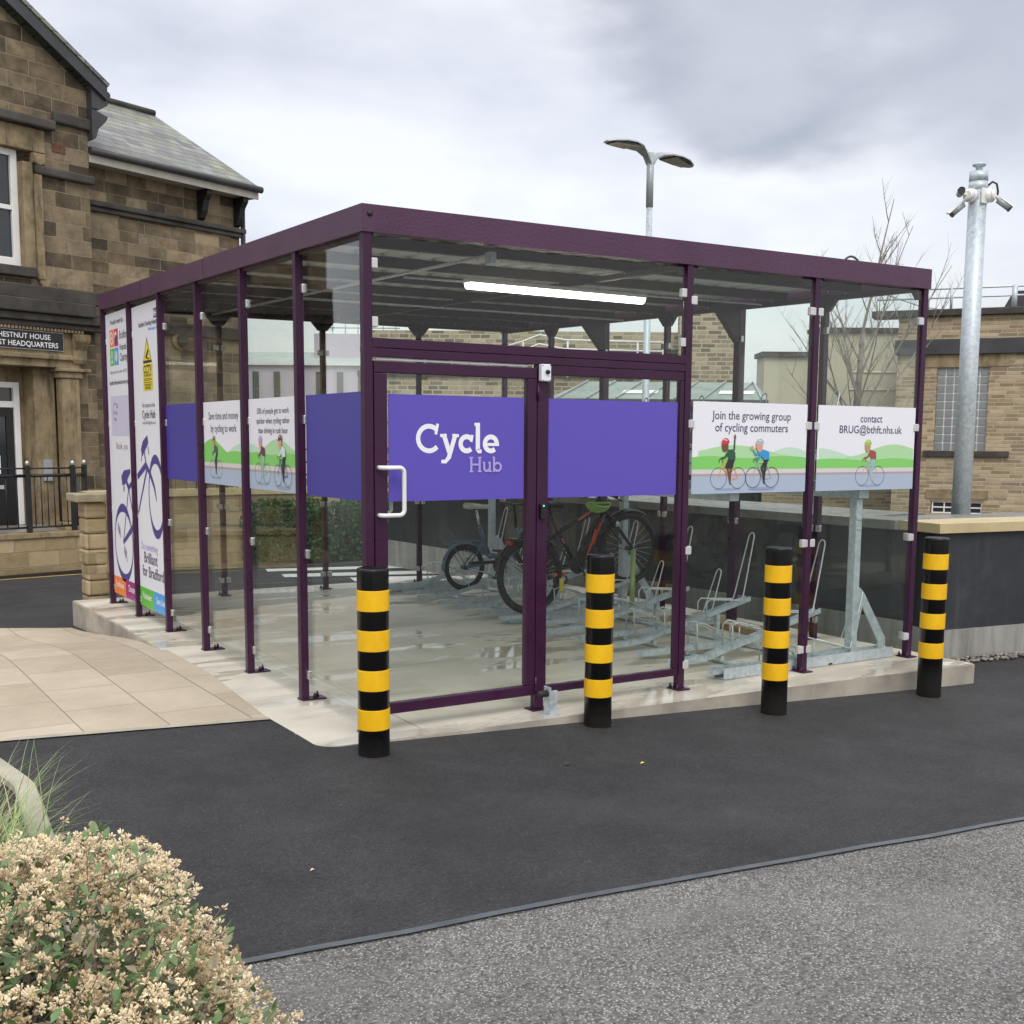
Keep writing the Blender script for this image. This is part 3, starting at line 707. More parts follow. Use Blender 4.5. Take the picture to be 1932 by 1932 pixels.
# door bay: transom, mullion, fixed light, hinged door
mb = MB(); mb.bbox(0.024, XS[1] - 0.024, -0.024, 0.024, 2.02, 2.065, 0.003); mb.bbox(0.024, XS[1] - 0.024, -0.027, 0.022, 2.067, 2.118, 0.003); mb.build('transom', 'purple', sh)
mb = MB(); mb.bbox(1.060, 1.118, -0.026, 0.028, 0.009, 2.018, 0.003); mu = mb.build('mullion', 'purple', sh)
mb = MB(); mb.bbox(1.03, 1.155, -0.05, 0.05, 0.001, 0.008, 0.002); mb.build('base_plate', 'purple', mu)
fx = MB()
for (a, b, c, d) in ((1.120, XS[1] - 0.026, 1.965, 2.017), (1.120, XS[1] - 0.026, 0.095, 0.14), (1.120, 1.138, 0.142, 1.963), (XS[1] - 0.058, XS[1] - 0.026, 0.142, 1.963)):
    fx.bbox(a, b, -0.020, 0.020, c, d, 0.003)
fxo = fx.build('side_light_frame', 'purple', sh)
pane(1.140, XS[1] - 0.060, 0.0, 0.0, 0.142, 1.962, parent=fxo)
dr = MB()
DX0, DX1, DZ0, DZ1 = 0.030, 1.052, 0.095, 2.000
for (a, b, c, d) in ((DX0, DX1, DZ1 - 0.062, DZ1), (DX0, DX1, DZ0, DZ0 + 0.06), (DX0, DX0 + 0.075, DZ0 + 0.062, DZ1 - 0.064), (DX1 - 0.062, DX1, DZ0 + 0.062, DZ1 - 0.064)):
    dr.bbox(a, b, -0.030, 0.016, c, d, 0.004)
door = dr.build('door', 'purple', sh)
pane(DX0 + 0.077, DX1 - 0.064, -0.006, -0.006, DZ0 + 0.062, DZ1 - 0.066, parent=door)
hd = MB(); hd.tube([(0.05, -0.031, 1.440), (0.05, -0.06, 1.440), (0.06, -0.078, 1.440)] + [(0.15, -0.078, 1.440)] + [(0.15 + 0.028 * math.sin(R(t)), -0.078, 1.412 + 0.028 * math.cos(R(t))) for t in range(0, 100, 15)] + [(0.178 - 0.028 + 0.028 * math.cos(R(t)), -0.078, 1.215 - 0.028 * math.sin(R(t))) for t in range(0, 100, 15)] + [(0.06, -0.078, 1.187), (0.05, -0.06, 1.187), (0.05, -0.031, 1.187)], 0.012, 12)
hd.build('handle', 'whitep', door)
hd = MB(); hd.tube([(0.05, 0.017, 1.440), (0.05, 0.07, 1.440), (0.15, 0.07, 1.44), (0.172, 0.07, 1.42), (0.172, 0.07, 1.205), (0.15, 0.07, 1.187), (0.05, 0.07, 1.187), (0.05, 0.017, 1.187)], 0.011, 10); hd.build('handle', 'whitep', door)
for zz in (1.86, 0.16):
    hh = MB(); hh.tube([(1.056, -0.036, zz - 0.045), (1.056, -0.036, zz + 0.045)], 0.007, 10); hh.build('hinge', 'purple', door)
br = MB(); br.bbox(0.05, 1.0, -0.012, 0.004, 2.004, 2.016, 0.002); br.build('brush_strip', 'rod', sh)
# push-button box, card reader, door stop
pb = MB(); pb.mat('white').bbox(1.062, 1.128, -0.062, -0.0275, 1.925, 2.022, 0.006)
pb.mat('dark').lathe([(0.013, 0), (0.013, -0.010), (0.009, -0.018), (0, -0.018)], (1.100, -0.062, 1.978), 16, 'y')
for a in (1.070, 1.120):
    for b in (1.932, 2.015): pb.lathe([(0.003, 0), (0.003, -0.002), (0, -0.002)], (a, -0.062, b), 8, 'y')
pb.build('exit_button_box', None, sh)
cr = MB(); cr.mat('dark').bbox(1.074, 1.110, -0.052, -0.0275, 1.135, 1.225, 0.005); cr.build('card_reader', None, sh)
cr = MB(); cr.mat('led').lathe([(0.004, 0), (0.004, -0.002), (0, -0.002)], (1.090, -0.052, 1.213), 10, 'y'); cr.build('indicator', None, sh)
# cable loop above the roof
mb = MB(); mb.tube([(4.02 + 0.11 * math.cos(R(t)), 0.35, 2.80 + 0.13 * math.sin(R(t))) for t in range(-10, 191, 12)], 0.008, 7); mb.build('cable_loop', 'dark', sh)
# conduit runs under the roof
mb = MB(); mb.tube([(0.95, 0.35, H(1, .35) - 0.004), (0.95, 5.5, H(1, 5.5) - 0.004)], 0.010, 8); mb.tube([(0.95, 1.45, 2.66), (4.2, 1.45, 2.70)], 0.008, 6)
mb.tube([(0.95, 3.3, 2.70), (4.2, 3.3, 2.72)], 0.008, 6); mb.build('conduit', 'rod', sh)
mb = MB(); mb.bbox(0.93, 0.97, 0.29, 0.36, 2.61, 2.68, 0.004); mb.build('junction_box', 'galv', sh)
# grey down conduit inside the corner
mb = MB(); mb.tube([(0.046, 0.05, 2.60), (0.046, 0.05, 2.12)], 0.0035, 6); mb.build('drop_cable', 'rod', sh)

# ------------------------------------------------------------------ printed panels
def text_mesh(body, size, align='CENTER', bold=0.0, spacing=1.0, line=1.0):
    cu = bpy.data.curves.new('t', 'FONT'); cu.body = body; cu.size = size; cu.align_x = align; cu.offset = bold; cu.resolution_u = 3
    cu.space_character = spacing; cu.space_line = line
    o = bpy.data.objects.new('t', cu); col.objects.link(o); bpy.context.view_layer.update()
    me = o.evaluated_get(bpy.context.evaluated_depsgraph_get()).to_mesh()
    r = ([tuple(v.co) for v in me.vertices], [tuple(p.vertices) for p in me.polygons])
    bpy.data.objects.remove(o, do_unlink=True); bpy.data.curves.remove(cu); return r
class Art:
    """flat printing on an upright board: a along, b up, k layer"""
    def __init__(s, org, ux, nrm): s.o = Vector(org); s.u = Vector(ux); s.n = Vector(nrm); s.mb = MB(); s.k = 0
    def P(s, a, b, k=None): return s.o + s.u * a + Vector((0, 0, b)) + s.n * (0.0006 + 0.00018 * (s.k if k is None else k))
    def poly(s, pts, m):
        s.k += 1; v = [s.P(a, b) for a, b in pts]; f = tuple(range(len(v)))
        s.mb.mat(m).add(v, [f]); return s
    def rect(s, a0, b0, a1, b1, m): return s.poly([(a0, b0), (a1, b0), (a1, b1), (a0, b1)], m)
    def ell(s, a, b, ra, rb, m, t0=0, t1=360, n=20, rot=0):
        c, q = math.cos(rot), math.sin(rot); pts = []
        for i in range(n + (t1 - t0 < 360)):
            t = R(t0 + (t1 - t0) * i / n); x, y = ra * math.cos(t), rb * math.sin(t); pts.append((a + x * c - y * q, b + x * q + y * c))
        return s.poly(pts, m)
    def strip(s, pts, w, m, closed=False):
        s.k += 1; n = len(pts); L_, R_ = [], []
        ww = w if isinstance(w, (list, tuple)) else [w] * n
        for i in range(n):
            p0 = pts[i - 1] if (i or closed) else pts[0]; p1 = pts[(i + 1) % n] if (i < n - 1 or closed) else pts[-1]
            d = Vector((p1[0] - p0[0], p1[1] - p0[1]))
            d = d.normalized() if d.length else Vector((1, 0)); q = Vector((-d.y, d.x)) * ww[i] / 2
            L_.append((pts[i][0] + q.x, pts[i][1] + q.y)); R_.append((pts[i][0] - q.x, pts[i][1] - q.y))
        v = [s.P(*p) for p in L_ + R_]; f = []
        for i in range(n if closed else n - 1):
            j = (i + 1) % n; f.append((i, j, n + j, n + i))
        s.mb.mat(m).add(v, f); return s
    def ring(s, a, b, ra, rb, w, m, n=28, rot=0):
        return s.strip([(a + ra * math.cos(2 * math.pi * i / n), b + rb * math.sin(2 * math.pi * i / n)) for i in range(n)], w, m, True)
    def text(s, body, a, b, size, m, align='CENTER', bold=0.0, sx=1.0, line=1.0):
        s.k += 1; v, f = text_mesh(body, size, align, bold, 1.0, line); s.mb.mat(m).add([s.P(a + x * sx, b + y) for x, y, z in v], f); return s
    def build(s, name, parent): return s.mb.build(name, None, parent, fixn=False)
for n_, c_ in dict(p_text=(0.09, 0.075, 0.14), p_textd=(0.05, 0.045, 0.07), p_white=(0.85, 0.85, 0.88), p_lav=(0.42, 0.34, 0.72), p_road=(0.40, 0.48, 0.60), p_cream=(0.66, 0.62, 0.60), p_kerb=(0.40, 0.35, 0.37),
                   p_green=(0.22, 0.60, 0.14), p_hill=(0.42, 0.68, 0.36), p_hill2=(0.52, 0.72, 0.56), p_wheel=(0.07, 0.05, 0.07), p_orange=(0.75, 0.28, 0.07), p_dkgreen=(0.03, 0.09, 0.05), p_black=(0.025, 0.025, 0.035),
                   p_skinb=(0.16, 0.07, 0.035), p_skinp=(0.68, 0.34, 0.25), p_skint=(0.50, 0.30, 0.14), p_red=(0.66, 0.04, 0.06), p_sky=(0.04, 0.30, 0.62), p_grey=(0.45, 0.47, 0.50), p_brick=(0.30, 0.085, 0.06), p_lime=(0.33, 0.58, 0.05),
                   p_jean=(0.34, 0.47, 0.55), p_navy=(0.075, 0.06, 0.26), p_yel=(0.80, 0.66, 0.04), p_fun=(0.85, 0.24, 0.05), p_don=(0.35, 0.025, 0.19), p_vol=(0.12, 0.50, 0.05), p_save=(0.07, 0.36, 0.78), p_lil=(0.60, 0.58, 0.74),
                   p_shadow=(0.28, 0.35, 0.50), p_plum=(0.13, 0.03, 0.09), p_pale=(0.62, 0.72, 0.74), p_olive=(0.20, 0.17, 0.06)).items(): flat(n_, c_)
F_ORG, L_ORG = -0.0125, -0.0
PZ0, PZ1 = 1.257, 1.842
def board(x0, x1, z0, z1, side, mat, parent, t=0.003):
    mb = MB()
    if side == 'F': yf = -0.0125 if parent is not door else -0.0105; mb.box(x0, x1, yf - t, yf, z0, z1); org = (x0, yf - t, z0); u = (1, 0, 0); n = (0, -1, 0)
    elif side == 'S': mb.box(x0, x1, -0.0045 - t, -0.0045, z0, z1); org = (x0, -0.0045 - t, z0); u = (1, 0, 0); n = (0, -1, 0)
    else: xf = GX - 0.0045; mb.box(xf - t, xf, x0, x1, z0, z1); org = (xf - t, x1, z0); u = (0, -1, 0); n = (-1, 0, 0)
    o = mb.build('sign_panel', mat, parent); return o, org, u, n
def cyclist(A, a, b, s, c, swing=0, arm='bars', head='p_skinp', hat='p_red', shirt='p_dkgreen', legs='p_black', frame='p_orange', skirt=False):
    """small flat rider facing left; a,b is the front hub, s wheel radius"""
    r, wb = s, s * 2.45
    A.ell(a + wb / 2, b - r * 1.08, wb * 0.72, r * 0.13, 'p_shadow')
    A.ring(a, b, r, r, s * 0.06, 'p_wheel'); A.ring(a + wb, b, r, r, s * 0.06, 'p_wheel')
    bb = (a + wb * 0.55, b - 0.15 * s); st = (a + wb * 0.68, b + 1.5 * s); hd_ = (a + 0.5 * s, b + 1.45 * s)
    for p, q in (((a, b), hd_), (hd_, bb), (hd_, st), (st, bb), (bb, (a + wb, b)), (st, (a + wb, b))): A.strip([p, q], s * 0.10, frame)
    A.strip([(st[0] - .2 * s, st[1] + .2 * s), (st[0] + .35 * s, st[1] + .2 * s)], s * 0.14, 'p_wheel')
    A.strip([hd_, (hd_[0] - 0.1 * s, b + 1.9 * s), (hd_[0] - 0.5 * s, b + 1.75 * s), (hd_[0] - .45 * s, b + 1.5 * s)], s * 0.09, 'p_wheel')
    hip = (st[0] + .05 * s, st[1] + 0.28 * s); sho = (a + wb * 0.46, b + 2.55 * s); hdp = (sho[0] - 0.42 * s, sho[1] + 0.48 * s)
    for dx, kn in ((-0.62, 0.95), (-0.25, 0.6)):
        A.strip([hip, (hip[0] + dx * s, b + kn * s), (bb[0] + (0.15 if dx < -.4 else 0.1) * s, b - (0.6 if dx < -.4 else 0.3) * s)], [s * 0.42, s * 0.28, s * 0.16], legs if not skirt else head)
    if skirt: A.poly([(hip[0] + .35 * s, hip[1] + .3 * s), (hip[0] - .3 * s, hip[1] + .6 * s), (hip[0] - 1.0 * s, b + .95 * s), (hip[0] + 0.0 * s, b + 0.9 * s)], 'p_black')
    A.poly([(hip[0] + .35 * s, hip[1]), (hip[0] + .3 * s, hip[1] + .7 * s), (sho[0] + .45 * s, sho[1] + .1 * s), (sho[0] - .05 * s, sho[1] + .2 * s), (sho[0] - .2 * s, sho[1] - .4 * s), (hip[0] - .35 * s, hip[1] - .05 * s)], shirt)
    A.strip([(sho[0], sho[1] - .1 * s), (a + 0.70 * s, b + 1.95 * s), (hd_[0] - 0.3 * s, b + 1.85 * s)], [s * .3, s * .22, s * .18], shirt)
    if arm == 'up': A.strip([(sho[0] + .2 * s, sho[1]), (sho[0] + .75 * s, sho[1] + .15 * s), (sho[0] + .8 * s, sho[1] + 1.15 * s)], [s * .28, s * .22, s * .16], shirt); A.ell(sho[0] + .81 * s, sho[1] + 1.35 * s, .12 * s, .25 * s, head)
    if arm == 'wave': A.strip([(sho[0], sho[1] - .1 * s), (sho[0] - .9 * s, sho[1] - .3 * s), (sho[0] - 1.25 * s, sho[1] + .15 * s)], [s * .28, s * .22, s * .14], shirt); A.ell(sho[0] - 1.4 * s, sho[1] + .35 * s, .2 * s, .2 * s, head)
    A.ell(hdp[0], hdp[1], .42 * s, .55 * s, head); A.ell(hdp[0] + .05 * s, hdp[1] + .22 * s, .52 * s, .55 * s, hat, 10, 190); A.strip([(hdp[0] - .2 * s, hdp[1] + .62 * s), (hdp[0] + .25 * s, hdp[1] + .55 * s)], .07 * s, 'p_white')
def scenery(A, Wd, Hh, hills, green_top=0.40, sl=0.0):
    """hills, verge, kerb and road across a panel Wd wide, Hh high"""
    for (cx, hh, ww, m, base_) in hills:
        pts = []
        for i in range(25):
            t = -1 + 2 * i / 24; x = cx + t * ww
            if x < 0 or x > Wd: continue
            pts.append((x, base_ * Hh + hh * Hh * (0.5 + 0.5 * math.cos(math.pi * t))))
        if len(pts) > 2: pts = [(pts[0][0], .3 * Hh)] + pts + [(pts[-1][0], .3 * Hh)]; A.poly(pts, m)
    n = 20; A.poly([(0, .26 * Hh)] + [(Wd * i / n, Hh * (green_top + 0.012 * math.sin(i * 0.5))) for i in range(n + 1)] + [(Wd, .26 * Hh)], 'p_green')
    A.rect(0, .215 * Hh, Wd, .265 * Hh, 'p_cream'); A.rect(0, .185 * Hh, Wd, .217 * Hh, 'p_kerb'); A.rect(0, 0, Wd, .19 * Hh, 'p_road')
# front boards
o_, org, u_, n_ = board(0.118, 0.975, PZ0, PZ1 - 0.012, 'F', 'blue', door)
A = Art(org, u_, n_)
def glyphs(A, x, y, xh, wt, word, m):
    """bold slab-serif lettering drawn as strokes; x,y baseline start, xh height of small letters"""
    def arc(cx, cy, r, t0, t1, ry=None, n=18): ry = ry or r; return [(cx + r * math.cos(R(t0 + (t1 - t0) * i / n)), cy + ry * math.sin(R(t0 + (t1 - t0) * i / n))) for i in range(n + 1)]
    h = wt / 2; sf = wt * 0.62
    for ch in word:
        if ch == 'C':
            Hc = xh * 1.52; r = Hc / 2 - h; cx = x + r + h
            A.strip(arc(cx, y + Hc / 2, r, 48, 318), [wt * 0.95] * 19, m); A.strip([(cx + r * .62, y + Hc * .64), (cx + r * .80, y + Hc * 1.0)], wt * .62, m); x = cx + r + wt * 0.25
        elif ch == 'c':
            r = xh / 2 - h; cx = x + r + h; A.strip(arc(cx, y + xh / 2, r, 42, 315), wt, m); A.strip([(cx + r * .72, y + xh * .60), (cx + r * .92, y + xh * .96)], wt * .6, m); x = cx + r + wt * .35
        elif ch == 'e':
            r = xh / 2 - h; cx = x + r + h; A.strip(arc(cx, y + xh / 2, r, -5, 312), wt, m); A.strip([(cx - r, y + xh * .47), (cx + r + h, y + xh * .47)], wt * .62, m); x = cx + r + wt * .75
        elif ch == 'y':
            w_ = xh * 0.95; A.strip([(x + wt * .6, y + xh - .1 * h), (x + w_ * .52, y + wt * .2)], wt, m)
            A.strip([(x + w_ - wt * .35, y + xh - .1 * h), (x + w_ * .48, y - xh * .22), (x + w_ * .28, y - xh * .42), (x + w_ * .02, y - xh * .42)], [wt * .95, wt * .95, wt * .8, wt * .7], m)
            for c in (wt * .55, w_ - wt * .35): A.strip([(x + c - wt * .75, y + xh - sf / 2), (x + c + wt * .75, y + xh - sf / 2)], sf, m)
            x += w_ + wt * .30
        elif ch == 'l':
            Hl = xh * 1.60; A.strip([(x + wt * .8, y + Hl), (x + wt * .8, y + wt * .7), (x + wt * 1.05, y + h * .9), (x + wt * 1.7, y + h * .8)], [wt, wt, wt * .95, wt * .7], m); A.strip([(x, y + Hl - sf / 2), (x + wt * 1.2, y + Hl - sf / 2)], sf, m); x += wt * 1.95
        elif ch == 'H':
            Hc = xh * 1.48; w_ = Hc * .88
            for c in (wt * .8, w_ - wt * .8):
                A.strip([(x + c, y), (x + c, y + Hc)], wt, m)
                for yy in (sf / 2, Hc - sf / 2): A.strip([(x + c - wt * .95, y + yy), (x + c + wt * .95, y + yy)], sf, m)
            A.strip([(x + wt, y + Hc * .5), (x + w_ - wt, y + Hc * .5)], wt * .8, m); x += w_ + wt * .55
        elif ch == 'u':
            w_ = xh * .95; A.strip([(x + wt * .8, y + xh), (x + wt * .8, y + xh * .42)] + arc(x + w_ * .5, y + xh * .40, w_ * .5 - wt * .8 + .0, 180, 350, xh * .40 - h), wt, m)
            A.strip([(x + w_ - wt * .6, y), (x + w_ - wt * .6, y + xh)], wt, m); A.strip([(x, y + xh - sf / 2), (x + wt, y + xh - sf / 2)], sf, m); A.strip([(x + w_ - wt * 1.5, y + xh - sf / 2), (x + w_ - wt * .5, y + xh - sf / 2)], sf, m)
            A.strip([(x + w_ - wt, y + sf / 2), (x + w_ + wt * .35, y + sf / 2)], sf, m); x += w_ + wt * .60
        elif ch == 'b':
            A.strip([(x + wt * .8, y), (x + wt * .8, y + xh * 1.5)], wt, m); A.strip([(x, y + xh * 1.5 - sf / 2), (x + wt, y + xh * 1.5 - sf / 2)], sf, m)
            r = xh / 2 - h; A.strip(arc(x + wt * .9 + r, y + xh / 2, r, -150, 150), wt, m); x += wt + 2 * r + wt
    return x
glyphs(A, 0.163, 0.258, 0.106, 0.0275, 'Cycle', 'p_white')
A2 = glyphs(A, 0.497, 0.153, 0.058, 0.0135, 'Hub', 'p_lav')
A.build('lettering', o_)
board(1.147, XS[1] - 0.068, PZ0, PZ1 - 0.012, 'S', 'blue', fxo)
o_, org, u_, n_ = board(2.236, 3.246, PZ0, PZ1, 'F', 'white', sh)
A = Art(org, u_, n_); Wd, Hh = 1.01, PZ1 - PZ0
scenery(A, Wd, Hh, [(0.86, .13, .35, 'p_hill2', .38), (0.36, .13, .62, 'p_hill', .40)])
cyclist(A, 0.225, 0.098, 0.068, 0, arm='up', head='p_skinb', hat='p_red', shirt='p_dkgreen', skirt=True, frame='p_orange')
cyclist(A, 0.525, 0.100, 0.067, 0, arm='wave', head='p_skinp', hat='p_grey', shirt='p_sky', legs='p_black', frame='p_grey')
A.build('illustration', o_)
A = Art(org, u_, n_); A.text("Join the growing group", 0.51, 0.475, 0.078, 'p_text', bold=0.0008, sx=0.96).text("of cycling commuters", 0.51, 0.398, 0.078, 'p_text', bold=0.0008, sx=0.96); A.build('lettering', o_)
o_, org, u_, n_ = board(3.352, 4.350, PZ0, PZ1, 'F', 'white', sh)
A = Art(org, u_, n_); Wd = 0.998
scenery(A, Wd, Hh, [(0.02, .12, .45, 'p_hill2', .38), (0.78, .15, .50, 'p_hill', .40)], 0.37)
cyclist(A, 0.455, 0.100, 0.067, 0, head='p_skint', hat='p_lime', shirt='p_brick', legs='p_jean', frame='p_grey')
A.build('illustration', o_)
A = Art(org, u_, n_); A.text("contact", 0.53, 0.475, 0.076, 'p_text', bold=0.0008).text("BRUG@bthft.nhs.uk", 0.53, 0.398, 0.076, 'p_text', bold=0.0008, sx=1.02); A.build('lettering', o_)
# left wall boards
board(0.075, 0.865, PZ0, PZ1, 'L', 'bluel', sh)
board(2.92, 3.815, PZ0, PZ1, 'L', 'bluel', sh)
o_, org, u_, n_ = board(0.985, 1.862, PZ0, PZ1, 'L', 'white', sh); Wd = 0.877
A = Art(org, u_, n_)
scenery(A, Wd, Hh, [(0.05, .12, .30, 'p_hill2', .38), (0.52, .16, .42, 'p_hill', .40)])
cyclist(A, 0.17, 0.105, 0.064, 0, head='p_skinp', hat='p_lav', shirt='p_plum', legs='p_jean', frame='p_lime')
cyclist(A, 0.53, 0.100, 0.067, 0, head='p_skinp', hat='p_plum', shirt='p_pale', legs='p_black', frame='p_navy')
A.build('illustration', o_)
A = Art(org, u_, n_)
for i, t in enumerate(("50% of people get to work", "quicker when cycling rather", "than driving in rush hour")): A.text(t, Wd / 2, 0.487 - 0.062 * i, 0.052, 'p_text', bold=0.0006)
A.build('lettering', o_)
o_, org, u_, n_ = board(1.952, 2.835, PZ0, PZ1, 'L', 'white', sh); Wd = 0.883
A = Art(org, u_, n_)
scenery(A, Wd, Hh, [(0.80, .12, .36, 'p_hill2', .38), (0.18, .17, .42, 'p_green', .38)])
cyclist(A, 0.19, 0.110, 0.062, 0, head='p_skint', hat='p_olive', shirt='p_text', legs='p_black', frame='p_grey')
A.build('illustration', o_)
A = Art(org, u_, n_); A.text("Save time and money", Wd / 2, 0.46, 0.075, 'p_text', bold=0.0008).text("by cycling to work", Wd / 2, 0.372, 0.075, 'p_text', bold=0.0008); A.build('lettering', o_)
# two tall boards
TZ0 = 0.11
def tall(y0, y1):
    ztop = H(0, y0) - 0.035; o, org, u, n = board(y0, y1, TZ0, ztop, 'L', 'white', sh, 0.004); return o, org, u, n, y1 - y0
o4, org4, u_, n_, W4 = tall(3.90, 4.775)
A = Art(org4, u_, n_); Z = lambda z: z - TZ0
A.rect(0, 0, W4 * .5, 0.168, 'p_vol').rect(W4 * .5, 0, W4, 0.168, 'p_save')
A.text("Volunteer", W4 * .25, 0.07, 0.082, 'p_white', bold=.001, sx=.9).text("Save Lives", W4 * .75, 0.07, 0.082, 'p_white', bold=.001, sx=.85)
A.text("Do something", 0.085, Z(.615), 0.095, 'p_lav', 'LEFT', sx=.95).text("Brilliant", 0.16, Z(.505), 0.135, 'p_text', 'LEFT', .0015, sx=1.02).text("for Bradford", 0.10, Z(.385), 0.135, 'p_text', 'LEFT', .0015, sx=.98)
A.text("Bradford Teaching Hospitals", .825, Z(2.505), 0.055, 'p_textd', 'RIGHT', .0005, sx=.95).text("NHS Foundation Trust", .825, Z(2.46), 0.034, 'p_save', 'RIGHT', .0005)
A.rect(.69, Z(2.55), .825, Z(2.625), 'p_navy').text("NHS", .757, Z(2.563), 0.066, 'p_white', bold=.002)
A.text("For access to the", .46, Z(1.835), 0.056, 'p_textd').text("Cycle Hub", .46, Z(1.745), 0.095, 'p_text', bold=.0005).text("contact BRUG@bthft.nhs.uk", .46, Z(1.695), 0.036, 'p_text')
A.build('lettering', o4)
A = Art(org4, u_, n_); cx = .463; zt = Z(2.415)
A.poly([(cx - .140, zt - .215), (cx + .140, zt - .215), (cx, zt)], 'p_black').poly([(cx - .122, zt - .204), (cx + .122, zt - .204), (cx, zt - .022)], 'p_yel').rect(cx - .13, zt - .213, cx + .13, zt - .193, 'p_black')
A.poly([(cx - .06, zt - .165), (cx + .03, zt - .095), (cx + .05, zt - .12), (cx - .03, zt - .185)], 'p_black').strip([(cx - .02, zt - .155), (cx + .01, zt - .180), (cx + .06, zt - .180)], .012, 'p_black')
zt = Z(2.195)
A.rect(cx - .15, zt - .222, cx + .15, zt, 'p_yel').text("CCTV", cx, zt - .078, 0.094, 'p_black', bold=.003).text("IN OPERATION", cx, zt - .108, 0.034, 'p_black', bold=.001, sx=.95)
for i, q in enumerate((.124, .137, .155, .172, .184, .197, .208)): A.rect(cx - .12 + (.03 if i > 3 else 0), zt - q - .0028, cx + .12 - (.03 if i > 3 else 0), zt - q + .0028, 'p_black')
A.build('warning_sign', o4)
o5, org5, u_, n_, W5 = tall(4.855, 5.725)
A = Art(org5, u_, n_)
A.rect(0, 0, W5 * .5, 0.168, 'p_fun').rect(W5 * .5, 0, W5, 0.168, 'p_don')
A.text("Fundraise", W5 * .25, 0.07, 0.082, 'p_white', bold=.001, sx=.9).text("Donate", W5 * .75, 0.07, 0.088, 'p_white', bold=.001, sx=.9)
A.text("Proudly funded by...", W5 * .5, Z(2.60), 0.062, 'p_textd')
for i, t in enumerate(("Bradford", "Hospitals", "Charity")): A.text(t, .50, Z(2.455) - .098 * i, 0.105 if i != 1 else .082, 'p_text', 'LEFT', sx=.80)
A.text("Registered charity number 1061753", W5 * .5, Z(2.16), 0.038, 'p_text', sx=1.1).text("bradfordhospitalscharity.org", W5 * .5, Z(2.06), 0.054, 'p_textd', bold=.0004, sx=1.1)
A.rect(.12, Z(1.60), .81, Z(1.955), 'p_lil').text("Donate", .27, Z(1.79), 0.055, 'p_text').text("here", .27, Z(1.73), 0.055, 'p_text')
A.strip([(.20, Z(1.86)), (.24, Z(1.89)), (.33, Z(1.88)), (.36, Z(1.85))], .008, 'p_navy').strip([(.32, Z(1.855)), (.36, Z(1.848)), (.37, Z(1.885))], .008, 'p_navy')
for i, (ch, m) in enumerate(zip("Thank you", ['p_fun', 'p_don', 'p_vol', 'p_save', 'p_text', 'p_text', 'p_vol', 'p_fun', 'p_don'])):
    A.text(ch, .27 + .048 * i, Z(1.475), 0.085, m)
A.build('lettering', o5)
A = Art(org5, u_, n_)
for (i, j, m) in ((0, 0, 'p_fun'), (1, 0, 'p_red'), (0, 1, 'p_vol'), (1, 1, 'p_save')):
    a0 = .145 + .162 * i; b0 = Z(2.40) - .168 * j; A.rect(a0, b0, a0 + .145, b0 + .155, m)
q0 = Z(2.4775); A.ring(.217, q0, .045, .05, .017, 'p_white').ell(.217, q0, .016, .016, 'p_white').ell(.37, q0 + .02, .035, .035, 'p_white').ell(.385, q0 - .02, .04, .045, 'p_text')
q0 = Z(2.31); A.strip([(.19, q0 - .06), (.245, q0 + .02), (.217, q0 + .055), (.19, q0 + .02), (.245, q0 - .06)], .016, 'p_white').ell(.38, q0, .042, .05, 'p_pale')
A.build('emblem', o5)
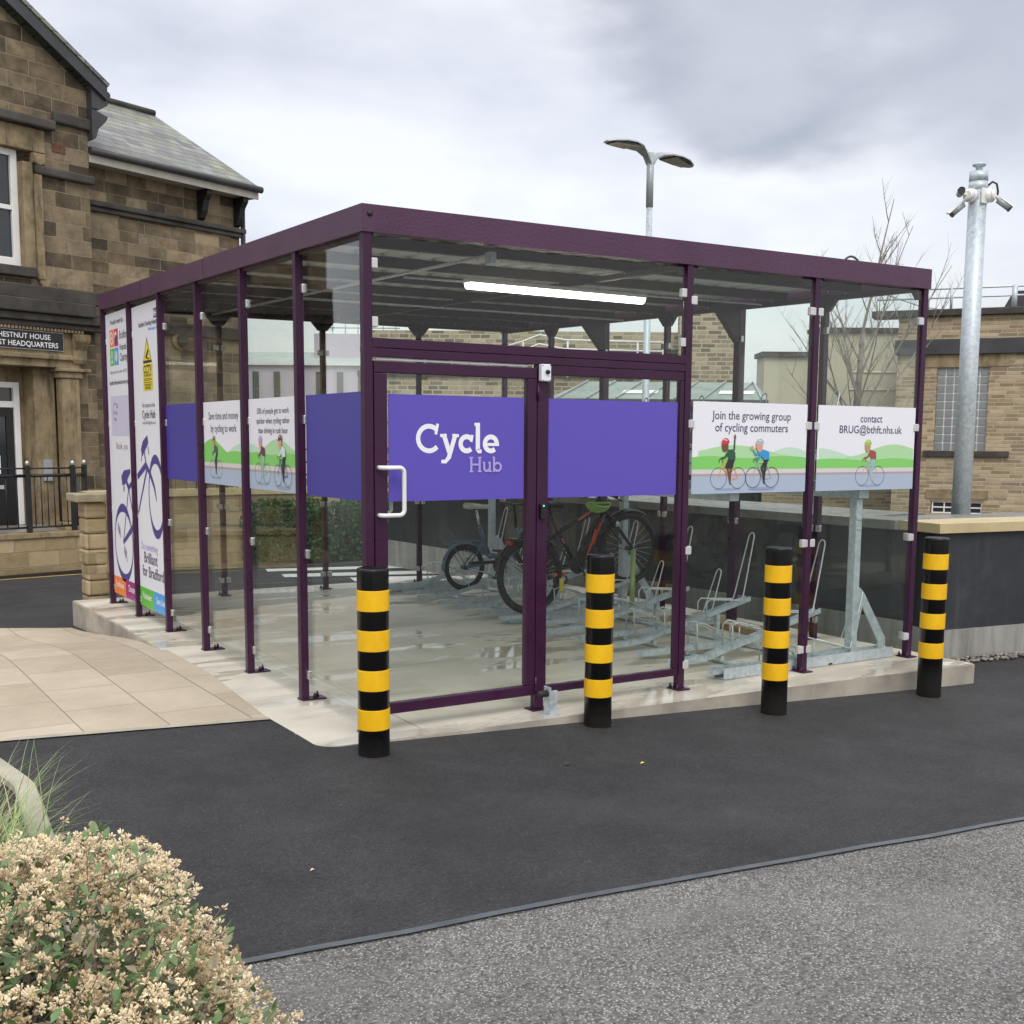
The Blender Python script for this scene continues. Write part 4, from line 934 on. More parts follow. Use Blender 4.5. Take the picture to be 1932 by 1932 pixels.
# big violet bicycle printed across both tall boards (rises to the right)
def bigbike():
    X4 = W5 + .05
    for (org, Wb, off) in ((org5, W5, 0.0), (org4, W4, X4)):
        A = Art(org, u_, n_); m = 'p_navy'
        def inside(a): return 0.004 <= a - off <= Wb - .004
        def strip(pts, w):
            if not isinstance(w, list): w = [w] * len(pts)
            dense = []; dw = []
            for i in range(len(pts) - 1):
                k = 14
                for j in range(k + (i == len(pts) - 2)):
                    t = j / k; dense.append((pts[i][0] * (1 - t) + pts[i + 1][0] * t, pts[i][1] * (1 - t) + pts[i + 1][1] * t)); dw.append(w[i] * (1 - t) + w[i + 1] * t)
            run = []; rw = []
            for p, q in zip(dense, dw):
                if inside(p[0]): run.append((p[0] - off, p[1])); rw.append(q)
                else:
                    if len(run) > 1: A.strip(run, rw, m)
                    run = []; rw = []
            if len(run) > 1: A.strip(run, rw, m)
        def wheel(cx, cy, ra, rb, thick, rot=0):
            n = 40; P_ = []
            for i in range(n + 1):
                t = 2 * math.pi * i / n; P_.append((cx + ra * math.cos(t), cy + rb * math.sin(t)))
            strip(P_, [0.022 + thick * abs(math.sin(2 * math.pi * i / n)) ** 3 for i in range(n + 1)])
        wheel(0.415, 0.505, 0.325, 0.325, 0.055); wheel(X4 + .61, .98, 0.225, 0.315, 0.055)
        seat, head, bb, rh, fe = (.655, 1.02), (X4 + .318, 1.24), (.825, .70), (.40, .507), (X4 + .623, .945)
        strip([seat, head], [.045, .06]); strip([(head[0] + .03, head[1] - .03), (bb[0] + .02, bb[1])], [.035, .025]); strip([seat, bb], .024); strip([bb, rh], [.065, .04]); strip([seat, rh], .02)
        strip([head, (X4 + .45, 1.16), (X4 + .56, 1.06), fe], [.05, .05, .04, .016]); strip([head, (X4 + .278, 1.36)], .028)
        strip([(X4 + .19, 1.34), (X4 + .27, 1.40), (X4 + .40, 1.46)], [.07, .10, .07]); strip([(X4 + .17, 1.27), (X4 + .20, 1.34)], .014); strip([(X4 + .40, 1.40), (X4 + .42, 1.33)], .014)
        strip([(.42, 1.075), (.52, 1.11), (.73, 1.175)], [.09, .13, .035]); strip([(.50, 1.03), (.48, .98)], .03); strip([(.56, 1.10), seat], .05)
        strip([bb, (.825, .87)], .02); strip([(.80, .87), (.86, .965)], .035); strip([(.83, .68), (.83, .49)], .016); strip([(.82, .46), (.86, .42)], .04)
        strip([(0.825 + .05 * math.cos(R(t)), .70 + .06 * math.sin(R(t))) for t in range(0, 361, 20)], .05)
        for (q, y0) in ((0.24, .60), (.45, .40)): strip([(q - .03, y0), (q, y0 + .08), (q + .02, y0 - .03), (q + .05, y0 + .05), (q + .07, y0 - .06)], .010)
        A.build('illustration', o5 if off == 0 else o4)
bigbike()

# ceiling light
cl_ = empty('ceiling_light', (1.93, 1.05, 2.60), 0, 'long glowing tube light fixed under the shelter roof', 'ceiling light')
mb = MB(); mb.bbox(-0.735, 0.735, -0.045, 0.045, 0.0, 0.028, 0.008); mb.build('housing', 'whitep', cl_)
mb = MB(); mb.add(*(lambda v: (v, [tuple(range(8)), tuple(range(15, 7, -1))] + [(i, (i + 1) % 8, 8 + (i + 1) % 8, 8 + i) for i in range(8)]))([(x, 0.04 * math.cos(R(t)), -0.002 - 0.04 * math.sin(R(t)) * 0.9) for x in (-0.72, 0.72) for t in range(0, 181, 26)][0:8 * 2 - 0] if False else [(x, 0.042 * math.cos(math.pi * k / 7), -0.001 - 0.038 * math.sin(math.pi * k / 7)) for x in (-0.72, 0.72) for k in range(8)]))
mb.build('diffuser', 'tube', cl_)

# door stop on the slab
ds = empty('door_stop', (1.02, -0.16, 0), 0, 'galvanised bracket with black buffer standing on the slab by the door', 'door stop')
mb = MB(); mb.bbox(-0.01, 0.10, -0.035, 0.035, 0.0, 0.006, 0.002); mb.bbox(0.035, 0.041, -0.035, 0.035, 0.006, 0.17, 0.002); mb.bbox(0.0415, 0.085, -0.034, -0.028, 0.006, 0.15, 0.002); mb.build('bracket', 'galv', ds)
mb = MB(); mb.lathe([(0.020, 0), (0.020, -0.055), (0.014, -0.062), (0, -0.062)], (0.034, 0, 0.13), 16, 'x'); mb.build('buffer', 'rubber', ds)

# ------------------------------------------------------------------ bollards
bo = empty('bollard', (-0.155, -0.385, 0), 0)
TOPZ = 0.955
mb = MB(); r = 0.084; mb.lathe([(r - 0.004, TOPZ - 1.25), (r - 0.004, TOPZ - 0.018), (r - 0.004, TOPZ - 0.012), (r - 0.0055, TOPZ - 0.008), (r - 0.010, TOPZ - 0.004), (r - 0.016, TOPZ - 0.002), (r - 0.020, TOPZ - 0.006), (0, TOPZ - 0.008)], n=40); mb.build('sleeve', 'blackgloss', bo)
for k in range(4):
    z1 = TOPZ - 0.112 - 0.202 * k; mb = MB(); mb.lathe([(r - 0.0035, z1 - 0.105), (r - 0.0015, z1 - 0.1042), (r - 0.0015, z1 - 0.102), (r - 0.0015, z1 - 0.003), (r - 0.0015, z1 - 0.0008), (r - 0.0035, z1)], n=48); mb.build('band', 'yellow', bo)
tag(bo, 'black bollard with yellow bands at the near corner, left of the door', 'bollard', 'black and yellow bollards in front of the shelter')
for (x, y, dz, lb, ry) in ((1.285, -0.345, -0.004, 'black and yellow bollard in front of the plain violet side panel', 0.4), (2.50, -0.54, 0.0, 'black and yellow bollard in front of the waving cyclists panel', 0.9), (3.92, -0.585, 0.008, 'rightmost bollard, beside the end post and dark retaining wall', 0.2)):
    c = copy_tree(bo); c.location = (x, y, dz); c['label'] = lb; c.rotation_euler = (R(0.35 - ry * .4), R(ry * .5 - .2), ry)

# ------------------------------------------------------------------ two-tier bicycle rack
rk = empty('bike_rack', (0, 0, 0), 0, 'galvanised two tier bicycle rack with wheel channels and hoops inside the shelter', 'bike rack')
def chan(mb, a, b, w=0.060, h=0.038, t=0.003):
    """open-topped wheel channel from a to b"""
    a, b = Vector(a), Vector(b); d = (b - a).normalized(); sd = Vector((0, 1, 0)); u = sd.cross(d).normalized(); u = u if u.z > 0 else -u
    prof = [(-w / 2, h), (-w / 2, 0), (w / 2, 0), (w / 2, h), (w / 2 - t, h), (w / 2 - t, t), (-w / 2 + t, t), (-w / 2 + t, h)]
    v = [p + sd * i + u * j for p in (a, b) for i, j in prof]
    mb.add(v, [(i, (i + 1) % 8, 8 + (i + 1) % 8, 8 + i) for i in range(8)] + [(0, 1, 6, 7), (1, 2, 5, 6), (2, 3, 4, 5), (15, 14, 9, 8), (14, 13, 10, 9), (13, 12, 11, 10)])
def guide(mb, y, p0, p1, hh):
    """bent rod guide: low loops near the open end, then a tall narrow loop at the front"""
    p0, p1 = Vector(p0), Vector(p1); L_ = p1 - p0
    def at_(t, dz, dy): q = p0 + L_ * t; return (q.x, y + dy, q.z + dz)
    r = 0.0055; e = 0.052
    # low inverted U over the channel
    for t0, hgt in ((0.20, 0.20),):
        mb.tube([at_(t0, 0.0, -e), at_(t0 - .005, hgt - 0.02, -e), at_(t0, hgt, -e + 0.02), at_(t0, hgt, e - 0.02), at_(t0 - .005, hgt - 0.02, e), at_(t0, 0.0, e)], r, 6)
        for s_ in (-1, 1): mb.tube([at_(t0, hgt - 0.008, s_ * e), at_(t0 + 0.05, hgt, s_ * e), at_(t0 + 0.24, hgt * 0.55, s_ * e), at_(t0 + 0.34, 0.03, s_ * e)], r, 6)
    # along-channel rods rising to the tall loop
    hx = 0.13
    mb.tube([at_(0.62, 0.0, -e), at_(0.62, 0.13, -e), at_(0.65, 0.15, -e), at_(0.985, 0.045, -e), at_(1.0, 0.05, -e), (p1.x + 0.02, y - e * .95, p1.z + 0.12), (p1.x + hx, y - 0.030, p1.z + hh - 0.03), (p1.x + hx + 0.006, y - 0.016, p1.z + hh - 0.005), (p1.x + hx + 0.008, y, p1.z + hh),
             (p1.x + hx + 0.006, y + 0.016, p1.z + hh - 0.005), (p1.x + hx, y + 0.030, p1.z + hh - 0.03), (p1.x + 0.02, y + e * .95, p1.z + 0.12), at_(1.0, 0.05, e), at_(0.985, 0.045, e), at_(0.65, 0.15, e), at_(0.62, 0.13, e), at_(0.62, 0.0, e)], r, 6)
RY = [0.12 + 0.38 * k for k in range(14)]
for k, y in enumerate(RY):
    hi = k % 2
    p0 = Vector((2.56 - 0.03 * hi, y, 0.035)); p1 = Vector((3.86, y, 0.275 if hi else 0.06))
    mid = Vector((2.86, y, 0.045 if hi else 0.037))
    mb = MB(); chan(mb, p0, mid); chan(mb, mid, p1 + (p1 - mid).normalized() * 0.12); mb.build('wheel_channel', 'galv', rk)
    mb = MB(); guide(mb, y, mid, p1, 0.58 if hi else 0.46); mb.build('wheel_hoop', 'rod', rk)
    mb = MB()
    if hi: mb.box(3.62, 3.655, y - 0.02, y + 0.02, 0.02, 0.218); mb.box(2.98, 3.01, y - 0.02, y + 0.02, 0.02, 0.06)
    else: mb.box(2.98, 3.01, y - 0.02, y + 0.02, 0.012, 0.034)
    mb.build('support_leg', 'galv', rk)
    if k > 0:
        # upper tier
        za = 1.34 + 0.10 * hi
        mb = MB(); chan(mb, (2.45, y, za), (4.15, y, za + 0.02), 0.08, 0.05); mb.build('upper_channel', 'galv', rk)
        mb = MB(); q0 = Vector((2.75, y, za + .005)); q1 = Vector((3.95, y, za + 0.015)); guide(mb, y, q0, q1, 0.52 if hi else 0.46); mb.build('upper_hoop', 'rod', rk)
for x in (3.02, 3.64):
    mb = MB(); mb.box(x - 0.02, x + 0.02, 0.05, 5.15, 0.006, 0.018); mb.build('floor_bar', 'galv', rk)
mb = MB(); mb.beam((3.30, 0.0, 0.125), (3.30, 5.2, 0.125), 0.012, 0.012); mb.build('tie_rod', 'rod', rk)
for y in (0.10, 2.84, 5.20):
    mb = MB(); chan(mb, (2.62, y, 0.004), (4.30, y, 0.004), 0.10, 0.075, 0.004); mb.build('base_beam', 'galv', rk)
    mb = MB(); mb.bbox(3.865, 3.925, y - 0.035, y + 0.035, 0.012, 1.19, 0.006)
    for z in (1.04, 0.97):
        for dy in (-0.025, 0.025): mb.lathe([(0.008, 0), (0.008, -0.006), (0, -0.008)], (3.88, y - 0.035, z) if dy < 0 else (3.91, y - 0.035, z), 8, 'y')
    mb.build('upright', 'galv', rk)
    mb = MB(); mb.prism([(3.927, 0.10), (3.927, 0.52), (3.965, 0.54), (4.01, 0.50), (4.265, 0.14), (4.265, 0.079), (4.185, 0.079), (4.185, 0.12), (4.0, 0.40)], y - 0.006, y + 0.006, 'y'); mb.build('brace', 'galv', rk)
    mb = MB(); mb.bbox(2.55, 4.18, y - 0.04, y + 0.04, 1.255, 1.325, 0.004); mb.build('upper_arm', 'galv', rk)
mb = MB(); mb.bbox(3.855, 3.955, 0.04, 5.2, 1.192, 1.253, 0.004); mb.build('longitudinal_beam', 'galv', rk)
mb = MB(); mb.bbox(2.62, 2.70, 0.04, 5.2, 1.20, 1.253, 0.004); mb.build('longitudinal_beam', 'galv', rk)
for k in (3, 7, 10, 12):
    y = RY[k] + 0.06; mb = MB(); mb.tube([(2.75, y, 1.30), (2.72, y, 1.22), (2.62, y, 1.19)], 0.013, 8); mb.build('pull_handle', 'rod', rk)
# ------------------------------------------------------------------ bicycles
def wheel(root, c, r, tw=0.020, y=0.0, spokes=24, name='wheel', rim='dark', spk='rod'):
    mb = MB(); n = 48
    mb.tube([(c[0] + (r - tw) * math.cos(2 * math.pi * i / n), y, c[1] + (r - tw) * math.sin(2 * math.pi * i / n)) for i in range(n)], tw, 8, closed=True)
    t = mb.build('wheel', 'tyre', root)
    mb = MB(); mb.tube([(c[0] + (r - 2.2 * tw) * math.cos(2 * math.pi * i / n), y, c[1] + (r - 2.2 * tw) * math.sin(2 * math.pi * i / n)) for i in range(n)], 0.010, 6, closed=True)
    mb.build('rim', rim, t)
    mb = MB()
    for i in range(spokes):
        a = 2 * math.pi * i / spokes; s_ = 1 if i % 2 else -1; b = a + s_ * 0.35
        mb.tube([(c[0] + 0.022 * math.cos(b), y + 0.025 * s_, c[1] + 0.022 * math.sin(b)), (c[0] + (r - 2.3 * tw) * math.cos(a), y, c[1] + (r - 2.3 * tw) * math.sin(a))], 0.0013, 4, caps=False)
    mb.build('spokes', spk, t)
    mb = MB(); mb.lathe([(0.008, -0.055), (0.02, -0.045), (0.024, -0.02), (0.016, 0), (0.024, 0.02), (0.02, 0.045), (0.008, 0.055)], (c[0], y, c[1]), 14, 'y'); mb.build('hub', 'dark', t)
    return t
def arcxz(c, r, a0, a1, y=0, n=14): return [(c[0] + r * math.cos(R(a0 + (a1 - a0) * i / n)), y, c[1] + r * math.sin(R(a0 + (a1 - a0) * i / n))) for i in range(n + 1)]
def mudguard(mb, c, r, a0, a1, w=0.03):
    p = arcxz(c, r, a0, a1, 0, 22); vs = []; 
    for q in p:
        d = Vector((q[0] - c[0], 0, q[2] - c[1])).normalized()
        for (yy, k) in ((-w, -0.010), (-w * .6, 0.004), (0, 0.007), (w * .6, 0.004), (w, -0.010)): vs.append((q[0] + d.x * k, yy, q[2] + d.z * k))
        for (yy, k) in ((w, -0.012), (w * .6, 0.002), (0, 0.005), (-w * .6, 0.002), (-w, -0.012)): vs.append((q[0] + d.x * k, yy, q[2] + d.z * k))
    n = len(p); fs = [(i * 10 + k, i * 10 + (k + 1) % 10, (i + 1) * 10 + (k + 1) % 10, (i + 1) * 10 + k) for i in range(n - 1) for k in range(10)]
    mb.add(vs, fs, True)
def saddle(root, x, z, mat, L_=0.25, rev=1):
    bm = bmesh.new(); rows = []
    for i in range(9):
        t = i / 8; hw = 0.075 * (1 - S(t, 0.15, 0.65)) + 0.018; hw *= (0.75 + 0.25 * S(t, 0, .1)) * (1 - 0.4 * S(t, 0.9, 1.0)); xx = x - 0.10 + L_ * t
        zz = z + 0.012 * math.cos(t * 3.0) ; rows.append([bm.verts.new((xx, hw * math.sin(a), zz + (0.030 * math.cos(a) if abs(a) < 1.6 else -0.030 * (1 - .5 * t)))) for a in (-2.1, -1.5, -1.0, -0.4, 0.4, 1.0, 1.5, 2.1)])
    for a, b in zip(rows, rows[1:]):
        for k in range(8): bm.faces.new((a[k], a[(k + 1) % 8], b[(k + 1) % 8], b[k]))
    bm.faces.new(rows[0][::-1]); bm.faces.new(rows[-1]); mb = MB(); mb.bm(bm, True); return mb.build('saddle', mat, root)
# large black and orange electric bicycle
eb = empty('electric_bicycle', (0, RY[7], 0), 0, 'black electric bicycle with orange frame decals parked in the rack', 'bicycle')
RA, FA = (2.83, 0.41), (3.91, 0.605); WR = 0.335
wheel(eb, RA, WR, 0.026, spk='rod'); wheel(eb, FA, WR, 0.026, spk='rod')
ht, hb, sj, stt, bb_ = (3.58, 0.98), (3.685, 0.885), (3.12, 0.78), (3.03, 0.955), (3.31, 0.49)
v3 = lambda p, y=0: (p[0], y, p[1])
mb = MB(); mb.tube([v3(ht), v3(sj)], [0.024, 0.019], 10); mb.tube([v3(stt), v3(sj), v3(bb_)], 0.018, 10); mb.tube([(3.55, 0, 1.03), v3(ht), v3(hb)], 0.027, 12)
for s_ in (-1, 1): mb.tube([v3(sj), (3.02, s_ * 0.05, 0.66), v3(RA, s_ * 0.06)], 0.010, 8); mb.tube([v3(bb_), (3.2, s_ * 0.05, .47), v3(RA, s_ * 0.06)], 0.012, 8)
mb.tube([v3((3.62, 0.93)), v3((3.50, 0.72)), v3(bb_)], [0.032, 0.045, 0.045], 12); mb.build('frame', 'bikeblack', eb)
mb = MB(); mb.beam((3.60, 0, 0.86), (3.39, 0, 0.53), 0.075, 0.12, (1, 0, -.6)); mb.build('battery', 'bikeblack', eb)
mb = MB()
for (a, b, wv_) in (((3.575, .875), (3.475, .66), .008), ((3.55, .86), (3.44, .62), .007), ((3.53, .82), (3.40, .555), .009), ((3.50, .80), (3.46, .70), .009)): mb.beam((a[0], -0.045, a[1]), (b[0], -0.045, b[1]), 0.004, wv_, (1, 0, -.5))
mb.beam((3.52, -0.026, 0.99), (3.33, -0.022, 0.885), 0.004, 0.016); mb.beam((3.15, -.021, .73), (3.18, -.021, .68), .004, .012); mb.build('decals', 'orange', eb)
mb = MB()
for s_ in (-1, 1): mb.tube([v3((3.70, 0.87), s_ * 0.055), v3((3.76, 0.78), s_ * 0.06), v3(FA, s_ * 0.06)], [0.019, 0.017, 0.013], 10)
mb.tube([(3.69, -0.06, 0.88), (3.69, 0.06, 0.88)], 0.02, 8); mb.build('fork', 'bikeblack', eb)
mb = MB()
for s_ in (-1, 1): mb.tube([v3((3.715, 0.86), s_ * 0.057), v3((3.735, 0.82), s_ * 0.06)], 0.021, 10)
mb.build('fork_collar', 'rod', eb)
mb = MB(); mudguard(mb, FA, WR + 0.022, 60, 165); mudguard(mb, RA, WR + 0.022, 40, 170)
for s_ in (-1, 1): mb.tube([v3(FA, s_ * .06), (FA[0] - 0.36, s_ * .03, FA[1] + .02)], 0.003, 5); mb.tube([v3(RA, s_ * .06), (RA[0] - .3, s_ * .03, RA[1] + .2)], 0.003, 5)
mb.build('mudguards', 'bikeblack', eb)
mb = MB(); mb.tube([v3((3.02, 1.0)), v3(stt)], 0.014, 8); mb.build('seat_post', 'bikeblack', eb)
saddle(eb, 3.03, 1.025, 'dark')
mb = MB(); mb.tube([(3.52, -0.33, 1.10), (3.55, -0.15, 1.115), (3.575, 0, 1.10), (3.55, 0.15, 1.115), (3.52, 0.33, 1.10)], 0.015, 8); mb.tube([(3.55, 0, 1.03), (3.575, 0, 1.10)], 0.02, 8)
for s_ in (-1, 1): mb.tube([(3.54, s_ * .2, 1.11), (3.60, s_ * .2, 1.08), (3.60, s_ * .3, 1.06)], .006, 6)
mb.tube([(3.56, .1, 1.11), (3.68, .08, 1.13), (3.72, .02, 1.0), (3.69, 0, .9)], .004, 6); mb.build('handlebar', 'bikeblack', eb)
mb = MB(); mb.lathe([(0.045, -0.03), (0.055, -0.01), (0.05, 0.02)], (3.31, 0, 0.49), 20, 'y'); mb.tube([(3.31, -0.06, 0.49), (3.40, -0.07, 0.36)], 0.009, 6); mb.box(3.36, 3.45, -0.15, -0.075, 0.345, 0.365); mb.lathe([(0.085, -0.045), (0.085, -0.041)], (3.31, 0, 0.49), 28, 'y')
mb.tube([(3.31, 0.06, 0.49), (3.22, 0.07, 0.62)], 0.009, 6); mb.build('crankset', 'bikeblack', eb)
mb = MB(); mb.bbox(2.60, 2.64, -0.035, 0.035, 0.685, 0.725, 0.010); tl = mb.build('rear_light', 'redlens', eb)
mb = MB(); mb.bbox(2.635, 2.78, -0.06, 0.06, 0.72, 0.745, 0.006); mb.tube([(2.64, 0, .73), (3.1, 0, .76)], .008, 6); mb.tube([(2.75, -.06, .725), (2.83, -.065, .41)], .006, 6); mb.build('carrier', 'bikeblack', eb)
mb = MB(); mb.tube([(3.02, -0.09, 0.40)] + [(3.09 + 0.07 * math.cos(R(t)), -0.09, 0.37 + 0.05 * math.sin(R(t))) for t in range(160, 480, 25)], 0.009, 6); mb.build('lock', 'dark', eb)
mb = MB(); mb.box(3.075, 3.115, -0.108, -0.101, 0.27, 0.385); mb.build('lock_tag', 'tagyellow', eb)
mb = MB(); mb.tube([(3.03, -0.09, 0.405), (3.05, -0.09, 0.425)], 0.014, 8); mb.tube([(3.12, -0.09, 0.405), (3.14, -0.09, 0.43)], 0.014, 8); mb.build('lock_ends', 'orange', eb)
mb = MB(); mb.bbox(3.575, 3.60, -0.045, -0.005, 0.50, 0.55, 0.004); mb.build('motor_cover', 'dark', eb)
# helmet hung on the handlebar
hm = empty('helmet', (3.47, RY[7] - 0.12, 1.02), 0.3, 'lime green cycling helmet hanging from the black bicycle handlebar', 'helmet')
mb = MB()
for j in range(7):
    a = R(-66 + 22 * j); pts = []
    for i in range(11):
        t = R(8 + 164 * i / 10); pts.append((0.125 * math.cos(t), 0.085 * math.sin(a) * (0.35 + .65 * math.sin(t)), -0.085 * math.sin(t) * math.cos(a) + 0.02))
    mb.tube(pts, 0.009, 6)
for k in range(2): mb.tube([((.12 - .03 * k) * math.cos(R(t)), (.075 - .01 * k) * math.sin(R(t)), .02 - .035 * k) for t in range(0, 360, 24)], 0.009, 6, closed=True)
mb.build('shell', 'lime', hm)
mb = MB(); mb.tube([(0.05, .05, .02), (.03, .06, .09), (.06, .0, .10), (.03, -.05, .09), (.04, -.06, .02)], .004, 5); mb.build('strap', 'dark', hm)
# small blue folding bicycle
fb = empty('folding_bicycle', (0, RY[11], 0), 0, 'small blue folding bicycle with off white saddle parked in the rack', 'bicycle')
ra, fa_, wr = (3.04, 0.325), (3.86, 0.47), 0.228
wheel(fb, ra, wr, 0.020); wheel(fb, fa_, wr, 0.020)
mb = MB(); mb.tube([(3.21, 0, 0.72), (3.26, 0, 0.60), (3.34, 0, 0.40)], 0.020, 10); mb.tube([(3.30, 0, 0.44), (3.50, 0, 0.40), (3.68, 0, 0.56)], 0.026, 10); mb.tube([(3.66, 0, .52), (3.64, 0, .70)], .02, 10)
for s_ in (-1, 1): mb.tube([(3.27, 0, 0.585), (3.15, s_ * .04, 0.45), v3(ra, s_ * 0.05)], 0.009, 8); mb.tube([(3.34, 0, 0.36), v3(ra, s_ * 0.05)], 0.011, 8); mb.tube([(3.68, s_ * .01, .55), (3.74, s_ * .05, .6), v3(fa_, s_ * .05)], .011, 8)
mb.build('frame', 'bikeblue', fb)
mb = MB(); mb.tube([(3.175, 0, 0.885), (3.215, 0, 0.72)], 0.013, 10); mb.build('seat_post', 'steel', fb)
saddle(fb, 3.16, 0.925, 'saddlew', 0.26)
mb = MB(); mudguard(mb, ra, wr + 0.02, 35, 185, 0.026); mudguard(mb, fa_, wr + 0.02, 50, 150, 0.026); mb.build('mudguards', 'bikeblue', fb)
mb = MB()
for s_ in (-1, 1): mb.tube([(3.25, s_ * .02, .585), (3.0, s_ * .055, .585), (2.87, s_ * .055, .585), (2.83, s_ * .04, .575), (2.82, 0, .56)], .005, 6); mb.tube([(2.86, s_ * .055, .583), v3(ra, s_ * .055)], .004, 6)
mb.build('carrier', 'bikeblue', fb)
mb = MB(); mb.lathe([(0.075, -0.045), (0.075, -0.040)], (3.42, 0, 0.34), 28, 'y'); mb.tube([(3.42, -0.05, 0.34), (3.36, -0.06, 0.22)], 0.008, 6); mb.bbox(3.32, 3.41, -0.14, -0.065, 0.205, 0.225, 0.004); mb.tube([(3.42, 0.05, 0.34), (3.48, 0.06, 0.46)], 0.008, 6); mb.bbox(3.44, 3.53, 0.065, 0.14, 0.455, 0.475, 0.004)
mb.bbox(3.06, 3.42, -0.052, -0.042, 0.352, 0.385, 0.003); mb.build('crankset', 'dark', fb)
mb = MB(); mb.tube([(3.64, 0, .70), (3.62, 0, .93)], .016, 8); mb.tube([(3.60, -.26, .95), (3.61, -.08, .94), (3.62, 0, .93), (3.61, .08, .94), (3.60, .26, .95)], .012, 8); mb.build('handlebar', 'dark', fb)
mb = MB(); mb.bbox(2.805, 2.82, -.02, .02, .385, .43, .004); mb.build('rear_light', 'redlens', fb)
# pale green posts leaning in the rack
mb = MB(); mb.tube([(3.60, 4.02, 0.10), (3.62, 4.05, 0.72)], 0.030, 10); mb.tube([(3.62, 4.05, .72), (3.622, 4.05, .76)], .018, 8)
tag(mb.build('green_tube', 'palegreen'), 'pale green upright tube beside the small blue bicycle', 'tube', 'pale green tubes standing in the rack')
mb = MB(); mb.tube([(3.60, 2.32, 0.04), (3.63, 2.35, 0.64)], 0.022, 10)
tag(mb.build('green_tube', 'palegreen'), 'pale green upright tube in front of the electric bicycle front wheel', 'tube', 'pale green tubes standing in the rack')
# leaf litter and timber offcut on the slab
mb = MB(); mb.bbox(4.05, 4.28, 1.10, 1.9, 0.002, 0.05, 0.004); tag(mb.build('timber_plank', 'wood'), 'pale timber plank lying on the slab by the right wall', 'plank')
mb = MB(); mb.add([(2.66, .95, .02), (2.70, .93, .045), (2.74, .96, .02), (2.72, 1.0, .04), (2.67, 1.0, .03)], [(0, 1, 2, 3, 4)]); mb.add([(2.70, .93, .045), (2.76, .90, .03), (2.74, .96, .02)], [(0, 1, 2)]); tag(mb.build('dead_leaf', 'seed2'), 'curled brown dead leaf on the slab among the wheel channels', 'leaf')

# ------------------------------------------------------------------ retaining wall with coping
rw = empty('retaining_wall', (0, 0, 0), 0, 'dark rendered retaining wall with buff coping stones running behind the shelter', 'wall')
c0 = Vector((5.16, 0.34)); e1 = Vector((4.80, 9.6)); e2 = Vector((17.0, -1.25))
def wallseg(a, b, z0, z1, t, mat, name, out=0.0, side=1):
    a, b = Vector(a), Vector(b); d = (b - a).normalized(); n = Vector((-d.y, d.x)) * side
    p = [a - n * out, b - n * out, b + n * t, a + n * t]; mb = MB(); mb.prism([tuple(q) for q in p], z0, z1, 'z'); return mb.build(name, mat, rw)
wallseg(c0, e2, 0.085, 0.872, 0.30, 'dkrender', 'render_panel'); wallseg(c0 + Vector((-0.01, 0.004)), e2, -0.5, 0.083, 0.29, 'stained', 'plinth', 0.02)
wallseg(c0 + Vector((0.001, 0.302)), e1, 0.12, 0.872, 0.30, 'dkrender', 'render_panel', 0, -1); wallseg(c0 + Vector((0.001, 0.31)), e1, -0.5, 0.118, 0.29, 'stained', 'plinth', 0.02, -1)
d = (e2 - c0).normalized(); n_w = Vector((-d.y, d.x)); Ls = (e2 - c0).length; k = 0; s0 = -0.06
while s0 < Ls:
    s1 = min(Ls, s0 + 1.05); a = c0 + d * (s0 + 0.003); b = c0 + d * (s1 - 0.003)
    p = [a - n_w * 0.05, b - n_w * 0.05, b + n_w * 0.42, a + n_w * 0.42]; mb = MB(); mb.prism([tuple(q) for q in p], 0.876, 0.952, 'z'); mb.build('coping_stone', 'coping', rw); s0 = s1
mb = MB(); a = c0 + n_w * 0.43 + d * 0.1; b = c0 + d * Ls + n_w * 0.43; mb.prism([tuple(a), tuple(b), tuple(b + n_w * 0.75), tuple(a + n_w * 0.75)], 0.60, 0.925, 'z'); mb.build('wall_top', 'copetop', rw)
d1 = (e1 - c0).normalized(); n1 = Vector((d1.y, -d1.x)); L1 = (e1 - c0).length; s0 = 0.40
while s0 < L1:
    s1 = min(L1, s0 + 1.05); a = c0 + d1 * (s0 + .003); b = c0 + d1 * (s1 - .003)
    p = [a - n1 * 0.05, b - n1 * 0.05, b + n1 * 0.42, a + n1 * 0.42]; mb = MB(); mb.prism([tuple(q) for q in p], 0.876, 0.952, 'z'); mb.build('coping_stone', 'copetop', rw); s0 = s1
mb = MB(); a = c0 + n1 * 0.43 + d1 * 1.2; b = c0 + d1 * L1 + n1 * 0.43; mb.prism([tuple(a), tuple(b), tuple(b + n1 * 1.0), tuple(a + n1 * 1.0)], 0.60, 0.925, 'z'); mb.build('wall_top', 'copetop', rw)
mb = MB(); mb.mat('rod').bbox(4.99, 5.03, .9, 1.02, 0.62, 0.80, 0.01); mb.mat('dark').bbox(4.985, 4.989, .92, 1.0, 0.66, 0.74, 0.001)

